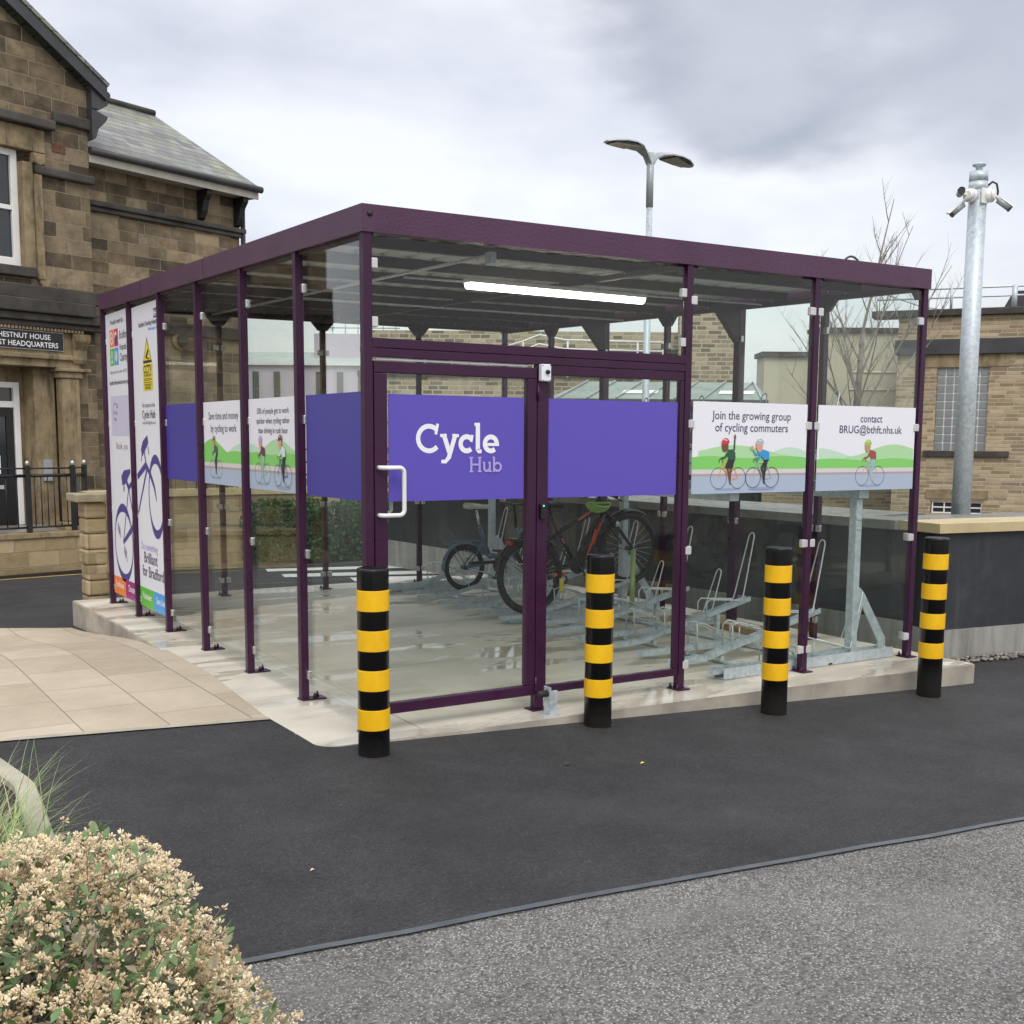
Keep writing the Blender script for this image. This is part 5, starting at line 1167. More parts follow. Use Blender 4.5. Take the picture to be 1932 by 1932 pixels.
# ------------------------------------------------------------------ camera pole and street lamp
cp = empty('cctv_pole', (6.78, 1.37, 0), 0, 'thick galvanised pole carrying three small security cameras behind the wall', 'camera pole')
mb = MB(); mb.tube([(0, 0, 0.55), (0, 0, 3.97)], [0.088, 0.080], 32); mb.tube([(0, 0, 3.972), (0, 0, 4.055)], 0.083, 32); mb.build('pole', 'galv', cp)
mb = MB(); mb.lathe([(0.03, 4.056), (0.03, 4.10), (0.055, 4.105), (0.062, 4.118), (0.055, 4.130), (0.02, 4.134), (0, 4.134)], n=20); mb.build('cap', 'galv', cp)
mb = MB(); mb.lathe([(0.0815, 3.895), (0.0845, 3.896), (0.0845, 3.955), (0.0815, 3.956)], n=30); mb.build('collar', 'galv', cp)
mb = MB(); mb.bbox(-0.055, 0.03, -0.094, -0.075, 3.76, 3.895, 0.005) ; mb.build('bracket', 'whitep', cp)
rcam = Vector((0.841, -0.541, 0)); fcam = Vector((0.54, 0.84, 0))
for (s_, ends) in ((-1, ((-0.23, -0.05, 3.85, 0), (-0.21, -0.02, 3.72, 1))), (1, ((0.27, -0.02, 3.765, 1),))):
    cc = rcam * (0.085 * s_) - fcam * 0.055; mb = MB()
    dv = (rcam * s_ * 0.8 - fcam * 0.6).normalized(); p0 = Vector((cc.x, cc.y, 3.835)) - dv * 0.03
    mb.tube([p0, p0 + dv * 0.06], 0.062, 20); mb.tube([p0 + dv * 0.06, p0 + dv * 0.085], [0.058, 0.035], 20); hub = mb.build('camera_base', 'whitep', cp)
    for (sx, sf_, z, typ) in ends:
        q0 = p0 + dv * 0.08; q1 = rcam * (sx * (0.72 if typ else 0.8)) + fcam * sf_ + Vector((0, 0, z + (0.03 if typ else 0))); q2 = rcam * sx + fcam * (sf_ if typ else -0.25) + Vector((0, 0, z - (0.02 if typ else 0)))
        mb = MB(); mb.tube([q0, q1], 0.013, 8); mb.mat('whitep'); 
        dd = (q2 - q1).normalized(); c_ = mb.build('camera_arm', 'whitep', cp)
        mb = MB(); mb.tube([q1 - dd * 0.02, q1 + dd * 0.11], 0.030, 18); c_ = mb.build('security_camera', 'lampgrey', cp)
        mb = MB(); mb.tube([q1 + dd * 0.111, q1 + dd * 0.125], [0.033, 0.033], 18); mb.build('lens', 'lens', c_)
        mb = MB(); mb.add([tuple(q1 + dd * t + (Vector((0, 0, 1)) - dd * dd.z).normalized() * 0.036 * math.cos(R(a)) + dd.cross(Vector((0, 0, 1))).normalized() * 0.036 * math.sin(R(a))) for t in (-0.01, 0.14) for a in range(-60, 61, 20)], [(i, i + 1, i + 8, i + 7) for i in range(6)]); mb.build('sunshield', 'whitep', c_)
mb = MB()
mb.tube([rcam * 0.085 + Vector((0, 0, 3.93)), rcam * 0.13 + Vector((0, 0, 3.97)), rcam * 0.17 + Vector((0, 0, 3.95)), rcam * 0.185 + Vector((0, 0, 3.88)), rcam * 0.175 + Vector((0, 0, 3.83))], 0.010, 7)
mb.build('cable', 'dark', cp)

sl = empty('street_lamp', (8.96, 8.93, 0), R(15.4), 'slim grey street lamp post with two curved lamp heads', 'street lamp')
mb = MB(); mb.tube([(0, 0, -0.35), (0, 0, 1.3), (0, 0, 5.18)], [0.075, 0.060, 0.047], 18); mb.build('pole', 'galv', sl)
mb = MB(); mb.tube([(0, 0, 5.17), (0, 0, 5.98)], 0.056, 18); mb.build('sleeve', 'lampgrey', sl)
for s_ in (-1, 1):
    bm = bmesh.new(); rows = []
    st_ = [(0.03, 0.055, 5.80, 0.14), (0.12, 0.055, 5.91, 0.10), (0.24, 0.09, 5.975, 0.06), (0.38, 0.16, 5.995, 0.055), (0.60, 0.20, 6.00, 0.055), (0.82, 0.19, 5.985, 0.05), (1.02, 0.12, 5.96, 0.035), (1.10, 0.04, 5.95, 0.015)]
    for (x, hw, z, th) in st_:
        rows.append([bm.verts.new((s_ * x, hw * a, z + th * b)) for a, b in ((-1, 0), (-0.97, 0.35), (-0.6, 0.85), (0, 1), (0.6, 0.85), (0.97, 0.35), (1, 0), (0, -0.0))])
    for a, b in zip(rows, rows[1:]):
        for k in range(8): bm.faces.new((a[k], a[(k + 1) % 8], b[(k + 1) % 8], b[k]))
    bm.faces.new(rows[0]); bm.faces.new(rows[-1][::-1]); mb = MB(); mb.bm(bm, False); hh = mb.build('lamp_head', 'lampgrey', sl)
    mb = MB(); mb.prism([(s_ * 0.46, -0.15), (s_ * 0.98, -0.11), (s_ * 1.04, 0), (s_ * 0.98, 0.11), (s_ * 0.46, 0.15)], 5.955, 5.962, 'z') if False else mb.add([(s_ * x, y, z) for (x, y, z) in ((0.46, -0.16, 5.990), (0.80, -0.155, 5.975), (0.98, -0.10, 5.955), (0.98, 0.10, 5.955), (0.80, 0.155, 5.975), (0.46, 0.16, 5.990))] + [(s_ * x, y, z - 0.012) for (x, y, z) in ((0.46, -0.16, 5.990), (0.80, -0.155, 5.975), (0.98, -0.10, 5.955), (0.98, 0.10, 5.955), (0.80, 0.155, 5.975), (0.46, 0.16, 5.990))], [tuple(range(6)), tuple(range(11, 5, -1))] + [(i, (i + 1) % 6, 6 + (i + 1) % 6, 6 + i) for i in range(6)])
    mb.build('lens', 'lens', hh)

# ------------------------------------------------------------------ stone house on the left
ho = empty('stone_house', (0.618, 13.979, 0), R(22.04), 'weathered brown stone house with gable, slate roof and columned doorway', 'house')
XR, XW = 1.345, 4.75
EZ = 6.10
# gable block: wall with door and window openings built as abutting slabs
def hb_(name, x0, x1, y0, y1, z0, z1, mat, parent=None, bev=0):
    mb = MB(); (mb.bbox(x0, x1, y0, y1, z0, z1, bev) if bev else mb.box(x0, x1, y0, y1, z0, z1)); return mb.build(name, mat, parent or ho)
gs = 0.613; peakx = -2.2; peakz = 8.13 + (0.295 - peakx) * gs - 0.40
def gz(x): return peakz - abs(x - peakx) * gs
mb = MB()
mb.box(0.42, XR, 0, 0.5, 4.05, 5.98); mb.box(-5.8, -1.35, 0, 0.5, 4.05, 5.98); mb.box(-5.8, XR, 0, 0.5, 3.30, 4.05)
mb.prism([(-5.8, 5.98), (XR, 5.98), (XR, gz(XR)), (peakx, peakz), (-5.8, gz(-5.8))], 0, 0.5, 'y')
mb.box(1.02, XR, 0.0, 0.5, -0.5, 3.30); mb.box(-5.8, -1.9, 0, 0.5, -0.5, 3.30); mb.box(XR - 0.3, XR, 0.5, 6, -0.5, gz(XR) - .05)
gw = mb.build('gable_wall', 'ashlar', ho)
hb_('side_wall', XR + 0.001, XW, 0.35, 0.75, -0.5, EZ, 'ashlar2')
mb = MB(); mb.prism([(0.75, -0.5), (5.65, -0.5), (5.65, EZ), (3.0, 7.85), (0.75, EZ)], XW - 0.4, XW, 'x'); mb.build('end_wall', 'ashlar2', ho)
# upper sash window with stone surround
ws = empty_ = None
mb = MB(); x0, x1, z0, z1 = -1.10, 0.155, 4.187, 5.93
for (a, b, c, d_) in ((x1 - 0.11, x1, z0, z1), (x0, x0 + .11, z0, z1), (x0 + .11, x1 - .11, z1 - .10, z1), (x0 + .11, x1 - .11, z0, z0 + .12), (x0 + .11, x1 - .11, 5.02, 5.09)): mb.bbox(a, b, 0.10, 0.19, c, d_, 0.006)
wn_ = mb.build('window', 'whitep', ho)
mb = MB(); mb.box(x0 + .1, x1 - .1, 0.15, 0.16, z0 + .1, z1 - .1); mb.build('pane', 'wglass', wn_)
mb = MB(); mb.mat('render_cream').box(x1 - .34, x1 - .12, 0.20, 0.215, z0 + .1, z1 - .1); mb.build('curtain', 'creamwood', wn_)
mb = MB()  # surround
mb.bbox(x1 + 0.002, 0.335, -0.035, 0.25, z0 - .02, 5.76, 0.01); mb.bbox(-1.2, 0.56, -0.035, 0.10, z1 + 0.002, 6.28, 0.015); mb.bbox(0.337, 0.56, -0.03, 0.05, 5.765, 5.925, 0.01)
mb.build('window_surround', 'smoothstone', ho)
mb = MB(); mb.bbox(0.345, 0.47, -0.075, 0.02, 4.0, 5.60, 0.02); mb.lathe([(0.085, -0.06), (0.085, 0.02)], (0.46, 0, 3.98), 18, 'y'); mb.lathe([(0.055, -0.08), (0.07, -0.05), (0.07, 0.0)], (0.44, 0, 5.80), 18, 'y'); mb.build('window_bracket', 'smoothstone', ho)
mb = MB(); mb.bbox(-1.3, 0.30, -0.11, 0.09, z0 - .17, z0 - .022, 0.015); mb.build('window_sill', 'sootstone', ho)
# string courses and cornices
mb = MB(); mb.bbox(0.36, XR + .06, -0.09, 0.0, 5.60, 5.74, 0.03); mb.bbox(-1.5, 0.70, -0.16, 0.0, 6.29, 6.44, 0.03); mb.bbox(0.702, XR + .06, -0.08, 0.0, 6.44, 6.62, 0.03); mb.build('string_course', 'sootstone', ho)
mb = MB(); mb.bbox(-5.9, XR + .12, -0.15, 0.0, 3.68, 3.90, 0.02); mb.bbox(-5.9, 1.20, -0.28, -0.003, 3.47, 3.678, 0.02); mb.bbox(-5.9, XR + .25, -0.22, -0.003, 3.35, 3.467, 0.02); mb.bbox(-5.9, XR + .25, -0.16, -0.003, 3.26, 3.347, 0.02); mb.build('cornice', 'sootstone', ho)
mb = MB()
for i in range(46): mb.box(-1.7 + .06 * i, -1.7 + .06 * i + .035, -0.15, -0.05, 3.215, 3.257)
mb.build('dentils', 'smoothstone', ho)
hb_('vent', 0.70, 0.93, -0.012, 0.0, 6.0, 6.13, pm('terracotta', (0.12, 0.05, 0.03), .8, .3, 20), bev=0.004)
# porch: entablature, columns, recess, door
mb = MB(); mb.bbox(-1.9, 1.02, -0.06, 0.45, 2.66, 3.21, 0.01); mb.bbox(-1.9, 1.05, -0.11, 0.0, 2.78, 2.86, 0.015); mb.build('entablature', 'smoothstone', ho)
mb = MB(); mb.bbox(0.58, 1.15, -0.16, 0.10, 2.60, 2.658, 0.015); mb.bbox(0.62, 1.04, -0.11, 0.10, 2.50, 2.598, 0.02); mb.bbox(0.66, 0.98, -0.08, 0.10, 0.20, 2.498, 0.02); mb.bbox(0.60, 1.02, -0.13, 0.10, 0.0, 0.198, 0.02); mb.build('column', 'smoothstone', ho)
mb = MB(); mb.prism([(-0.10, 3.21), (-0.26, 3.19), (-0.24, 3.08), (-0.14, 2.95), (-0.13, 2.80), (-0.10, 2.74)], 0.86, 1.09, 'x'); mb.lathe([(0.05, 0.85), (0.05, 1.10)], (0, -0.20, 3.12), 14, 'x'); mb.build('console_bracket', 'smoothstone', ho)
mb = MB(); mb.box(0.30, 0.66, 0.14, 0.45, 0.0, 2.66); mb.box(-1.9, -1.0, 0.1, 0.45, 0.0, 2.66); mb.box(-1.9, 1.02, 0.451, 0.6, 2.40, 3.2); mb.box(0.2, 1.02, .451, .6, 0, 2.4); mb.build('porch_wall', 'smoothstone', ho)
mb = MB()
for (a, b, c, d_) in ((0.10, 0.20, .16, 2.42), (-.98, -.88, .16, 2.42), (-.88, .10, 2.33, 2.42), (-.88, .10, 2.02, 2.12)): mb.bbox(a, b, 0.38, 0.50, c, d_, 0.008)
dw = mb.build('door_frame', 'whitep', ho)
hb_('fanlight', -.88, .10, .44, .455, 2.12, 2.33, 'wglass')
mb = MB()
for (a, b, c, d_) in ((-.03, .098, .17, 2.01), (-.878, -.75, .17, 2.01), (-.75, -.03, 1.88, 2.01), (-.75, -.03, .17, .9)): mb.bbox(a, b, 0.41, 0.46, c, d_, 0.005)
do_ = mb.build('door', 'castiron', ho)
mb = MB(); mb.box(-.76, -.02, .43, .445, .89, 1.89); mb.build('pane', 'wglass', do_)
mb = MB(); mb.box(-.72, -.19, .40, .405, 1.30, 1.68) ; mb.box(-.68, -.16, .40, .405, .98, 1.27); mb.build('notice', 'white', do_)
hb_('letter_plate', -.40, -.12, .395, .408, .74, .80, 'rod', do_)
hb_('intercom', 0.40, 0.56, 0.105, 0.139, 0.86, 1.20, 'lampgrey', bev=0.006)
# name board
mb = MB(); mb.mat('rod').bbox(-.71, .71, -.0885, -.0615, 2.915, 3.205, 0.003); mb.mat('signblack').box(-.70, .70, -.095, -.0886, 2.925, 3.195); nb = mb.build('name_board', None, ho)
A = Art((-0.70, -0.096, 2.925), (1, 0, 0), (0, -1, 0)); A.text("CHESTNUT HOUSE", .70, .155, 0.112, 'p_white', bold=.001).text("TRUST HEADQUARTERS", .70, .035, 0.112, 'p_white', bold=.001); A.build('lettering', nb)
# gable roof with deep black verge
def slope(name, pts, mat, th=0.06, parent=None):
    mb = MB(); n = len(pts); nn = (Vector(pts[1]) - Vector(pts[0])).cross(Vector(pts[2]) - Vector(pts[0])).normalized()
    if nn.z < 0: nn = -nn
    v = [tuple(Vector(p)) for p in pts] + [tuple(Vector(p) - nn * th) for p in pts]
    mb.add(v, [tuple(range(n)), tuple(range(2 * n - 1, n - 1, -1))] + [(i, (i + 1) % n, n + (i + 1) % n, n + i) for i in range(n)]); return mb.build(name, mat, parent or ho)
def gl(x, y, k=0.30): return (x, y, gz(x) + k)
r1 = slope('roof', [gl(peakx, -.22), gl(1.64, -.22), gl(1.64, 7), gl(peakx, 7)], 'slate'); r2 = slope('roof', [gl(peakx, -.22), gl(peakx, 7), gl(-6.2, 7), gl(-6.2, -.22)], 'slate')
def verge(x0, x1, y0, y1, hgt, k0, mat, nm):
    mb = MB(); mb.prism([(x0, gz(x0) + k0), (x1, gz(x1) + k0), (x1, gz(x1) + k0 - hgt), (x0, gz(x0) + k0 - hgt)], y0, y1, 'y'); mb.build(nm, mat, ho)
verge(peakx, 1.60, -.20, -.15, .22, .235, 'blackfascia', 'verge_board'); verge(-6.2, peakx, -.20, -.15, .20, .225, 'blackfascia', 'verge_board'); verge(peakx, 1.55, -.148, -.0, .03, .15, 'blackfascia', 'soffit')
mb = MB(); mb.prism([(XR, gz(XR) + .05), (1.58, gz(1.58) + .05), (1.64, gz(1.64) + .12), (1.64, gz(1.64) - .02), (1.50, gz(1.50) - .20), (XR, gz(XR) - .30)], -.145, .0, 'y'); mb.build('eaves_box', 'blackfascia', ho)
mb = MB(); mb.tube([(1.63, -.16, gz(1.63) + .13), (1.63, 7, gz(1.63) + .13)], .055, 10); mb.build('gutter', 'blackfascia', ho)
mb = MB(); mb.prism([(XR, gz(XR) - .30), (XR + .30, gz(XR) - .38), (XR + .27, gz(XR) - .45), (XR + .12, gz(XR) - .60), (XR + .07, gz(XR) - .75), (XR, gz(XR) - .80)], -.13, .02, 'y'); mb.build('eaves_bracket', 'blackfascia', ho)
# wing roof, gutter, soffit, brackets
rz = 7.93; ex = 4.94
wrf = slope('roof', [(XR - .2, 0.02, 6.22), (ex, 0.02, 6.22), (ex, 3.0, rz), (XR - .2, 3.0, rz)], 'slate'); slope('roof', [(XR - .2, 5.98, 6.22), (XR - .2, 3.0, rz), (ex, 3.0, rz), (ex, 5.98, 6.22)], 'slate')
mb = MB(); mb.tube([(XR, 3.0, rz + .03), (ex, 3.0, rz + .03)], .07, 8); mb.build('ridge', 'sootstone', ho)
mb = MB(); mb.tube([(XR + .01, -0.03, 6.15), (ex + .04, -0.03, 6.15)], .062, 12); mb.build('gutter', 'blackfascia', ho)
hb_('soffit', XR + .01, ex - .02, 0.0, 0.348, 5.99, 6.06, 'creamwood'); hb_('fascia_board', XR + .01, ex - .02, -.01, .02, 5.97, 6.13, 'creamwood')
mb = MB()
for (z, dn_) in ((5.985, 0),): mb.prism([(XW, 6.0), (ex - .03, 6.0), (ex - .03, 6.1), (XW, 6.1)], .35, 5.6, 'y')
mb.build('verge_soffit', 'creamwood', ho)
for x in (3.78, 4.62):
    mb = MB(); mb.prism([(0.348, 5.985), (0.06, 5.985), (0.07, 5.90), (0.15, 5.80), (0.20, 5.62), (0.27, 5.50), (0.348, 5.46)], x, x + .12, 'x'); mb.build('eaves_bracket', 'castiron', ho)
mb = MB(); mb.bbox(XR + .005, XW + .10, .25, .349, 5.36, 5.45, .02); mb.bbox(XR + .005, XW + .05, .29, .349, 5.28, 5.358, .02); mb.build('string_course', 'sootstone', ho)
mb = MB(); mb.bbox(XR + .13, XW + .04, .28, .349, 3.38, 3.60, .02); mb.build('string_course', 'sootstone', ho)
mb = MB(); mb.lathe([(.17, .30), (.17, .345), (.12, .28), (.06, .29), (0, .29)], (3.30, 0, 3.30), 24, 'y'); mb.build('round_vent', 'smoothstone', ho)
mb = MB(); mb.lathe([(.11, .2), (.11, .27), (0, .27)], (3.30, 0, 3.30), 20, 'y'); mb.build('extract_fan', 'dark', ho)
mb = MB(); mb.tube([(4.80, .30, 5.9), (4.80, .30, -.3)], .045, 10); mb.build('downpipe', 'castiron', ho)

# ramp wall, railings, gate pillar
rp = empty('ramp_wall', (0, 0, 0), 0, 'low buff stone ramp wall in front of the house steps', 'wall')
def lw(name, a, b, z0, z1, t, mat, parent, out=0.0):
    a, b = Vector(a), Vector(b); d = (b - a).normalized(); n = Vector((-d.y, d.x)); p = [a - n * out, b - n * out, b + n * t, a + n * t]; mb = MB(); mb.prism([tuple(q) for q in p], z0, z1, 'z'); return mb.build(name, mat, parent)
RP = [(-3.8, 10.18), (-0.2, 11.12), (0.95, 11.40)]
for a, b in zip(RP, RP[1:]): lw('stonework', a, b, -.6, 0.20, .30, 'rockstone', rp); lw('coping', a, b, .202, .262, .34, 'smoothstone', rp, .03)
lw('footing', (-3.8, 10.12), (0.95, 11.33), -.6, -.28, .2, 'soil', rp)
mb = MB(); mb.prism([(-3.9, 10.45), (0.95, 11.70), (0.9, 14.3), (-4.2, 12.6)], -.5, .17, 'z'); mb.build('landing', 'copetop', rp)
hr = empty('railing', (0, 0, 0), 0, 'black metal railings on the ramp wall by the house door', 'railing')
def rail_run(pts, zb, zt, parent, nb=8, ball=True):
    for a, b in zip(pts, pts[1:]):
        a, b = Vector(a), Vector(b); mb = MB()
        for z, r in ((zt - .08, .022), (zb + .07, .014), (zt + .02, .012)): mb.tube([(a.x, a.y, z), (b.x, b.y, z)], r, 6)
        mb.build('rail', 'castiron', parent); mb = MB()
        for i in range(1, nb): q = a + (b - a) * i / nb; mb.tube([(q.x, q.y, zb + .07), (q.x, q.y, zt - .08)], .008, 5)
        tag(mb.build('bars', 'castiron', parent))
    for a in pts:
        mb = MB(); mb.bbox(a[0] - .035, a[0] + .035, a[1] - .035, a[1] + .035, zb, zt + .06, .006); p = mb.build('rail_post', 'castiron', parent)
        mb = MB(); mb.lathe([(.0, zt + .125), (.02, zt + .115), (.026, zt + .095), (.02, zt + .075), (.012, zt + .062)], (a[0], a[1], 0), 10); mb.build('finial', 'rod', p)
rail_run([(-1.6, 10.78), (-.85, 10.98)], .30, 1.12, hr, 5); rail_run([(-.80, 11.10), (0.22, 11.38), (0.84, 11.55), (1.08, 11.95)], .263, 1.12, hr, 7)
gp = empty('gate_pillar', (-0.07, 6.42, 0), R(3), 'rough buff stone pillar with flat cap beside the shelter back corner', 'pillar')
bm = bmesh.new(); mb = MB()
for k in range(8):
    j = [random.uniform(-.012, .012) for _ in range(4)]; mb.bbox(-.055 + j[0], .16 + j[1], -.13 + j[2], .13 + j[3], -.30 + .155 * k, -.30 + .155 * k + .150, .022)
mb.build('shaft', 'rockstone', gp)
mb = MB(); mb.bbox(-.15, .22, -.19, .19, .945, 1.025, .012); mb.build('cap', pm('mossy_cap', (0.30, 0.26, 0.17), .8, .3, 5, bump=.4), gp)
bw = empty('boundary_wall', (0, 0, 0), 0, 'long stone wall with pale flat coping behind the hedge', 'wall')
for a, b in (((1.0, 11.55), (3.2, 11.9)), ((3.2, 11.9), (12.5, 11.6))): lw('stonework', a, b, -.6, .70, .3, 'rockstone', bw); lw('coping', a, b, .702, .80, .38, 'coping', bw, .04)
br2 = empty('boundary_railing', (0, 0, 0), 0, 'pale metal guard rail standing above the long stone wall', 'railing')
mb = MB()
for z in (1.0, 1.2, 1.4): mb.tube([(1.9, 11.9, z), (6.5, 11.85, z)], .012, 6)
mb.build('rail', 'castiron', br2); mb = MB()
for i in range(30): x = 1.9 + i * .158; mb.tube([(x, 11.89, .80), (x, 11.89, 1.4)], .008, 5)
mb.build('bars', 'castiron', br2)

# ------------------------------------------------------------------ hedge
def leafcloud(mb, fn, n, size, rng, flatness=0.5):
    for _ in range(n):
        p = Vector(fn()); s_ = size * rng.uniform(.6, 1.3); a = Vector((rng.gauss(0, 1), rng.gauss(0, 1), rng.gauss(0, 1))).normalized(); b = a.orthogonal().normalized(); c = a.cross(b); t = rng.uniform(0, 6.3)
        u = b * math.cos(t) + c * math.sin(t); v = a.cross(u)
        mb.add([p - u * s_, p + v * s_ * .45, p + u * s_, p - v * s_ * .45], [(0, 1, 2, 3)])
rng = random.Random(4)
he = empty('hedge', (0, 0, 0), 0, 'dark green leafy hedge in front of the long stone wall', 'hedge')
def hf():
    x = rng.uniform(3.3, 7.6); y = 11.45 + rng.choice((-1, 1)) * .28 * rng.random() ** .4 - 0.04 * (x - 3.3); z = rng.uniform(-.30, .62 + .10 * noise.noise(Vector((x * 2, 0, 1))))
    y += .12 * noise.noise(Vector((x * 2.5, z * 2.5, 3))); return (x, y, z)
mb = MB(); leafcloud(mb, hf, 17000, .042, rng); tag(mb.build('foliage', 'hedge', he, fixn=False))
mb = MB(); 
for i in range(24): x = 3.4 + .18 * i; mb.tube([(x, 11.45, -.4), (x + rng.uniform(-.1, .1), 11.45, .5)], .02, 5)
mb.build('stems', 'bark', he)

# ------------------------------------------------------------------ buildings beyond
def win(parent, x0, x1, z0, z1, y=-.02, fr='whitep', bars=(1, 1), fw_=.05):
    mb = MB()
    for (a, b, c, d_) in ((x0, x0 + fw_, z0, z1), (x1 - fw_, x1, z0, z1), (x0 + fw_, x1 - fw_, z1 - fw_, z1), (x0 + fw_, x1 - fw_, z0, z0 + fw_)): mb.box(a, b, y - .03, y + .05, c, d_)
    for i in range(1, bars[0]): x = x0 + (x1 - x0) * i / bars[0]; mb.box(x - .015, x + .015, y - .02, y + .04, z0 + fw_, z1 - fw_)
    for i in range(1, bars[1]): z = z0 + (z1 - z0) * i / bars[1]; mb.box(x0 + fw_, x1 - fw_, y - .017, y + .037, z - .015, z + .015)
    w_ = mb.build('window', fr, parent); mb = MB(); mb.box(x0 + fw_ * .5, x1 - fw_ * .5, y, y + .012, z0 + fw_ * .5, z1 - fw_ * .5); mb.build('pane', 'wglass', w_); return w_
rb = empty('stone_annexe', (19.30, 12.59, 0), R(-55.6), 'single storey coursed stone building with black parapet bands and glass block window', 'building')
mb = MB(); mb.box(-.05, .84, 0, .4, -.5, 4.42); mb.box(1.945, 9, 0, .4, -.5, 4.42); mb.box(.84, 1.945, 0, .4, 3.27, 4.42); mb.box(.84, 1.945, 0, .4, .24, 1.40); mb.box(-.05, 9, .4, 8, -.5, 4.35); mb.box(.84, 1.945, .0, .4, -.5, -.05); mb.build('wall', 'rubble', rb)
hb2 = lambda name, x0, x1, y0, y1, z0, z1, mat, par, bev=0: hb_(name, x0, x1, y0, y1, z0, z1, mat, par, bev)
hb2('parapet_cap', -.65, 9.1, -.12, .45, 4.425, 4.58, 'sootstone', rb, .02); hb2('parapet_band', -.12, 9.05, -.10, -.002, 3.57, 3.91, 'blackfascia', rb, .01)
hb2('smooth_lintel', .35, 2.35, -.025, -.002, 3.285, 3.565, 'smoothstone', rb); hb2('sill', .62, 2.45, -.07, .1, 1.27, 1.395, 'sootstone', rb); hb2('lintel', .72, 2.06, -.02, .0, .30, .50, 'smoothstone', rb)
mb = MB(); mb.box(.85, 1.94, .06, .20, 1.40, 3.27)
gbw = mb.build('window', 'whitep', rb); mb = MB()
nx, nz = 6, 10; cw = 1.09 / nx; ch = 1.87 / nz
for i in range(nx):
    for j in range(nz): mb.bbox(.85 + i * cw + .014, .85 + (i + 1) * cw - .014, .035, .059, 1.40 + j * ch + .014, 1.40 + (j + 1) * ch - .014, .006)
mb.build('glass_blocks', 'glassblock', gbw)
win(rb, .86, 1.95, -.04, .24, .06, bars=(4, 2), fw_=.03)
rr = empty('roof_railing', (19.30, 12.59, 0), R(-55.6), 'galvanised guard rail along the flat roof of the stone annexe', 'railing')
mb = MB()
for z in (5.06, 4.86): mb.tube([(-.58, .2, z), (3.6, .2, z)], .022, 6)
mb.tube([(-.58, .2, 5.06), (.30, 1.2, 4.80), (1.2, 2.4, 4.72)], .02, 6); mb.build('rail', 'galv', rr)
for x in (.55, 1.05, 2.38): mb = MB(); mb.tube([(x, .2, 4.58), (x, .2, 5.08)], .03 if x < 2 else .06, 8); mb.build('rail_post', 'galv', rr)
tb = empty('roof_housing', (19.30, 12.59, 0), R(-55.6), 'dark slated roof housing on the stone annexe at the right edge', 'roof housing')
mb = MB(); mb.prism([(2.10, 4.58), (4.2, 4.58), (4.0, 5.05), (2.35, 5.05)], 1.0, 3.0, 'y'); mb.build('housing', 'blackfascia', tb)
cb = empty('cream_building', (19.59, 17.19, 0), R(-32.75), 'cream rendered flat roofed building behind the bare tree', 'building')
mb = MB(); mb.box(-.07, 1.20, 0, 1, 1.6, 3.80); mb.box(1.201, 3.55, -.3, .3, 1.6, 4.42); mb.build('rendered_wall', 'render_cream', cb)
mb = MB(); mb.box(-.2, 3.55, -.35, 1, -.5, 1.598); mb.build('stone_base', 'rubble', cb)
mb = MB(); mb.box(-.15, 1.119, -.1, 1, 3.802, 3.93); mb.box(1.12, 3.6, -.4, .35, 4.422, 4.54); mb.build('roof_edge', 'sootstone', cb)
mb = MB()
for z in (3.4, 2.95, 2.5, 2.1): mb.tube([(2.1, -.33, z), (3.5, -.33, z)], .015, 5)
mb.build('pipes', 'whitep', cb)
bb2 = empty('long_stone_building', (14.07, 29.12, 0), R(-32.75), 'long coursed stone building seen through the shelter', 'building')
mb = MB(); mb.box(-.6, 11.42, 0, 6, -.5, 5.05); mb.box(9.6, 11.45, -.5, -.001, -.5, 6.3); mb.box(-.6, 9.6, -.6, -.001, -.5, 3.55); mb.build('wall', 'rubble2', bb2)
mb = MB(); mb.box(-.7, 9.599, -.7, -.002, 3.552, 3.72); mb.box(-.7, 9.6, -.08, -.001, 4.35, 4.5); mb.build('string_course', 'sootstone', bb2)
win(bb2, 1.4, 2.3, 3.85, 4.5, -.03); win(bb2, 4.9, 5.8, 3.85, 4.5, -.03)
for x in (.3, 3.0): win(bb2, x, x + .9, 1.2, 2.9, -.63, bars=(1, 2))
br3 = empty('roof_handrail', (14.07, 29.12, 0), R(-32.75), 'white tubular handrail stepping over the roof of the long stone building', 'railing')
mb = MB()
for dz in (0, .28): mb.tube([(3.3, -1.2, 3.95 + dz), (4.6, -1.2, 4.35 + dz), (5.1, -1.2, 4.55 + dz), (5.9, -1.2, 4.40 + dz), (9.0, -1.2, 4.35 + dz)], .03, 6)
mb.build('rail', 'whitep', br3); 
for x in (4.6, 6.0, 8.2, 9.0): mb = MB(); mb.tube([(x, -1.2, 3.5), (x, -1.2, 4.65)], .03, 6); mb.build('rail_post', 'whitep', br3)
ca = empty('entrance_canopy', (11.89, 16.15, 0), R(-32.75), 'green glazed sloping canopy in front of the long stone building', 'canopy')
slope('canopy_roof', [(0.0, 0, 2.50), (4.95, 0, 2.50), (4.95, 1.6, 2.95), (1.0, 1.6, 2.95)], 'canopy', .05, ca)
mb = MB()
for i in range(8): x = .65 * i + .25; mb.beam((x, -.01, 2.52), (min(x + .75, 4.95) if i < 7 else 4.9, 1.59, 2.975), .03, .03)
mb.build('glazing_bars', 'lampgrey', ca)
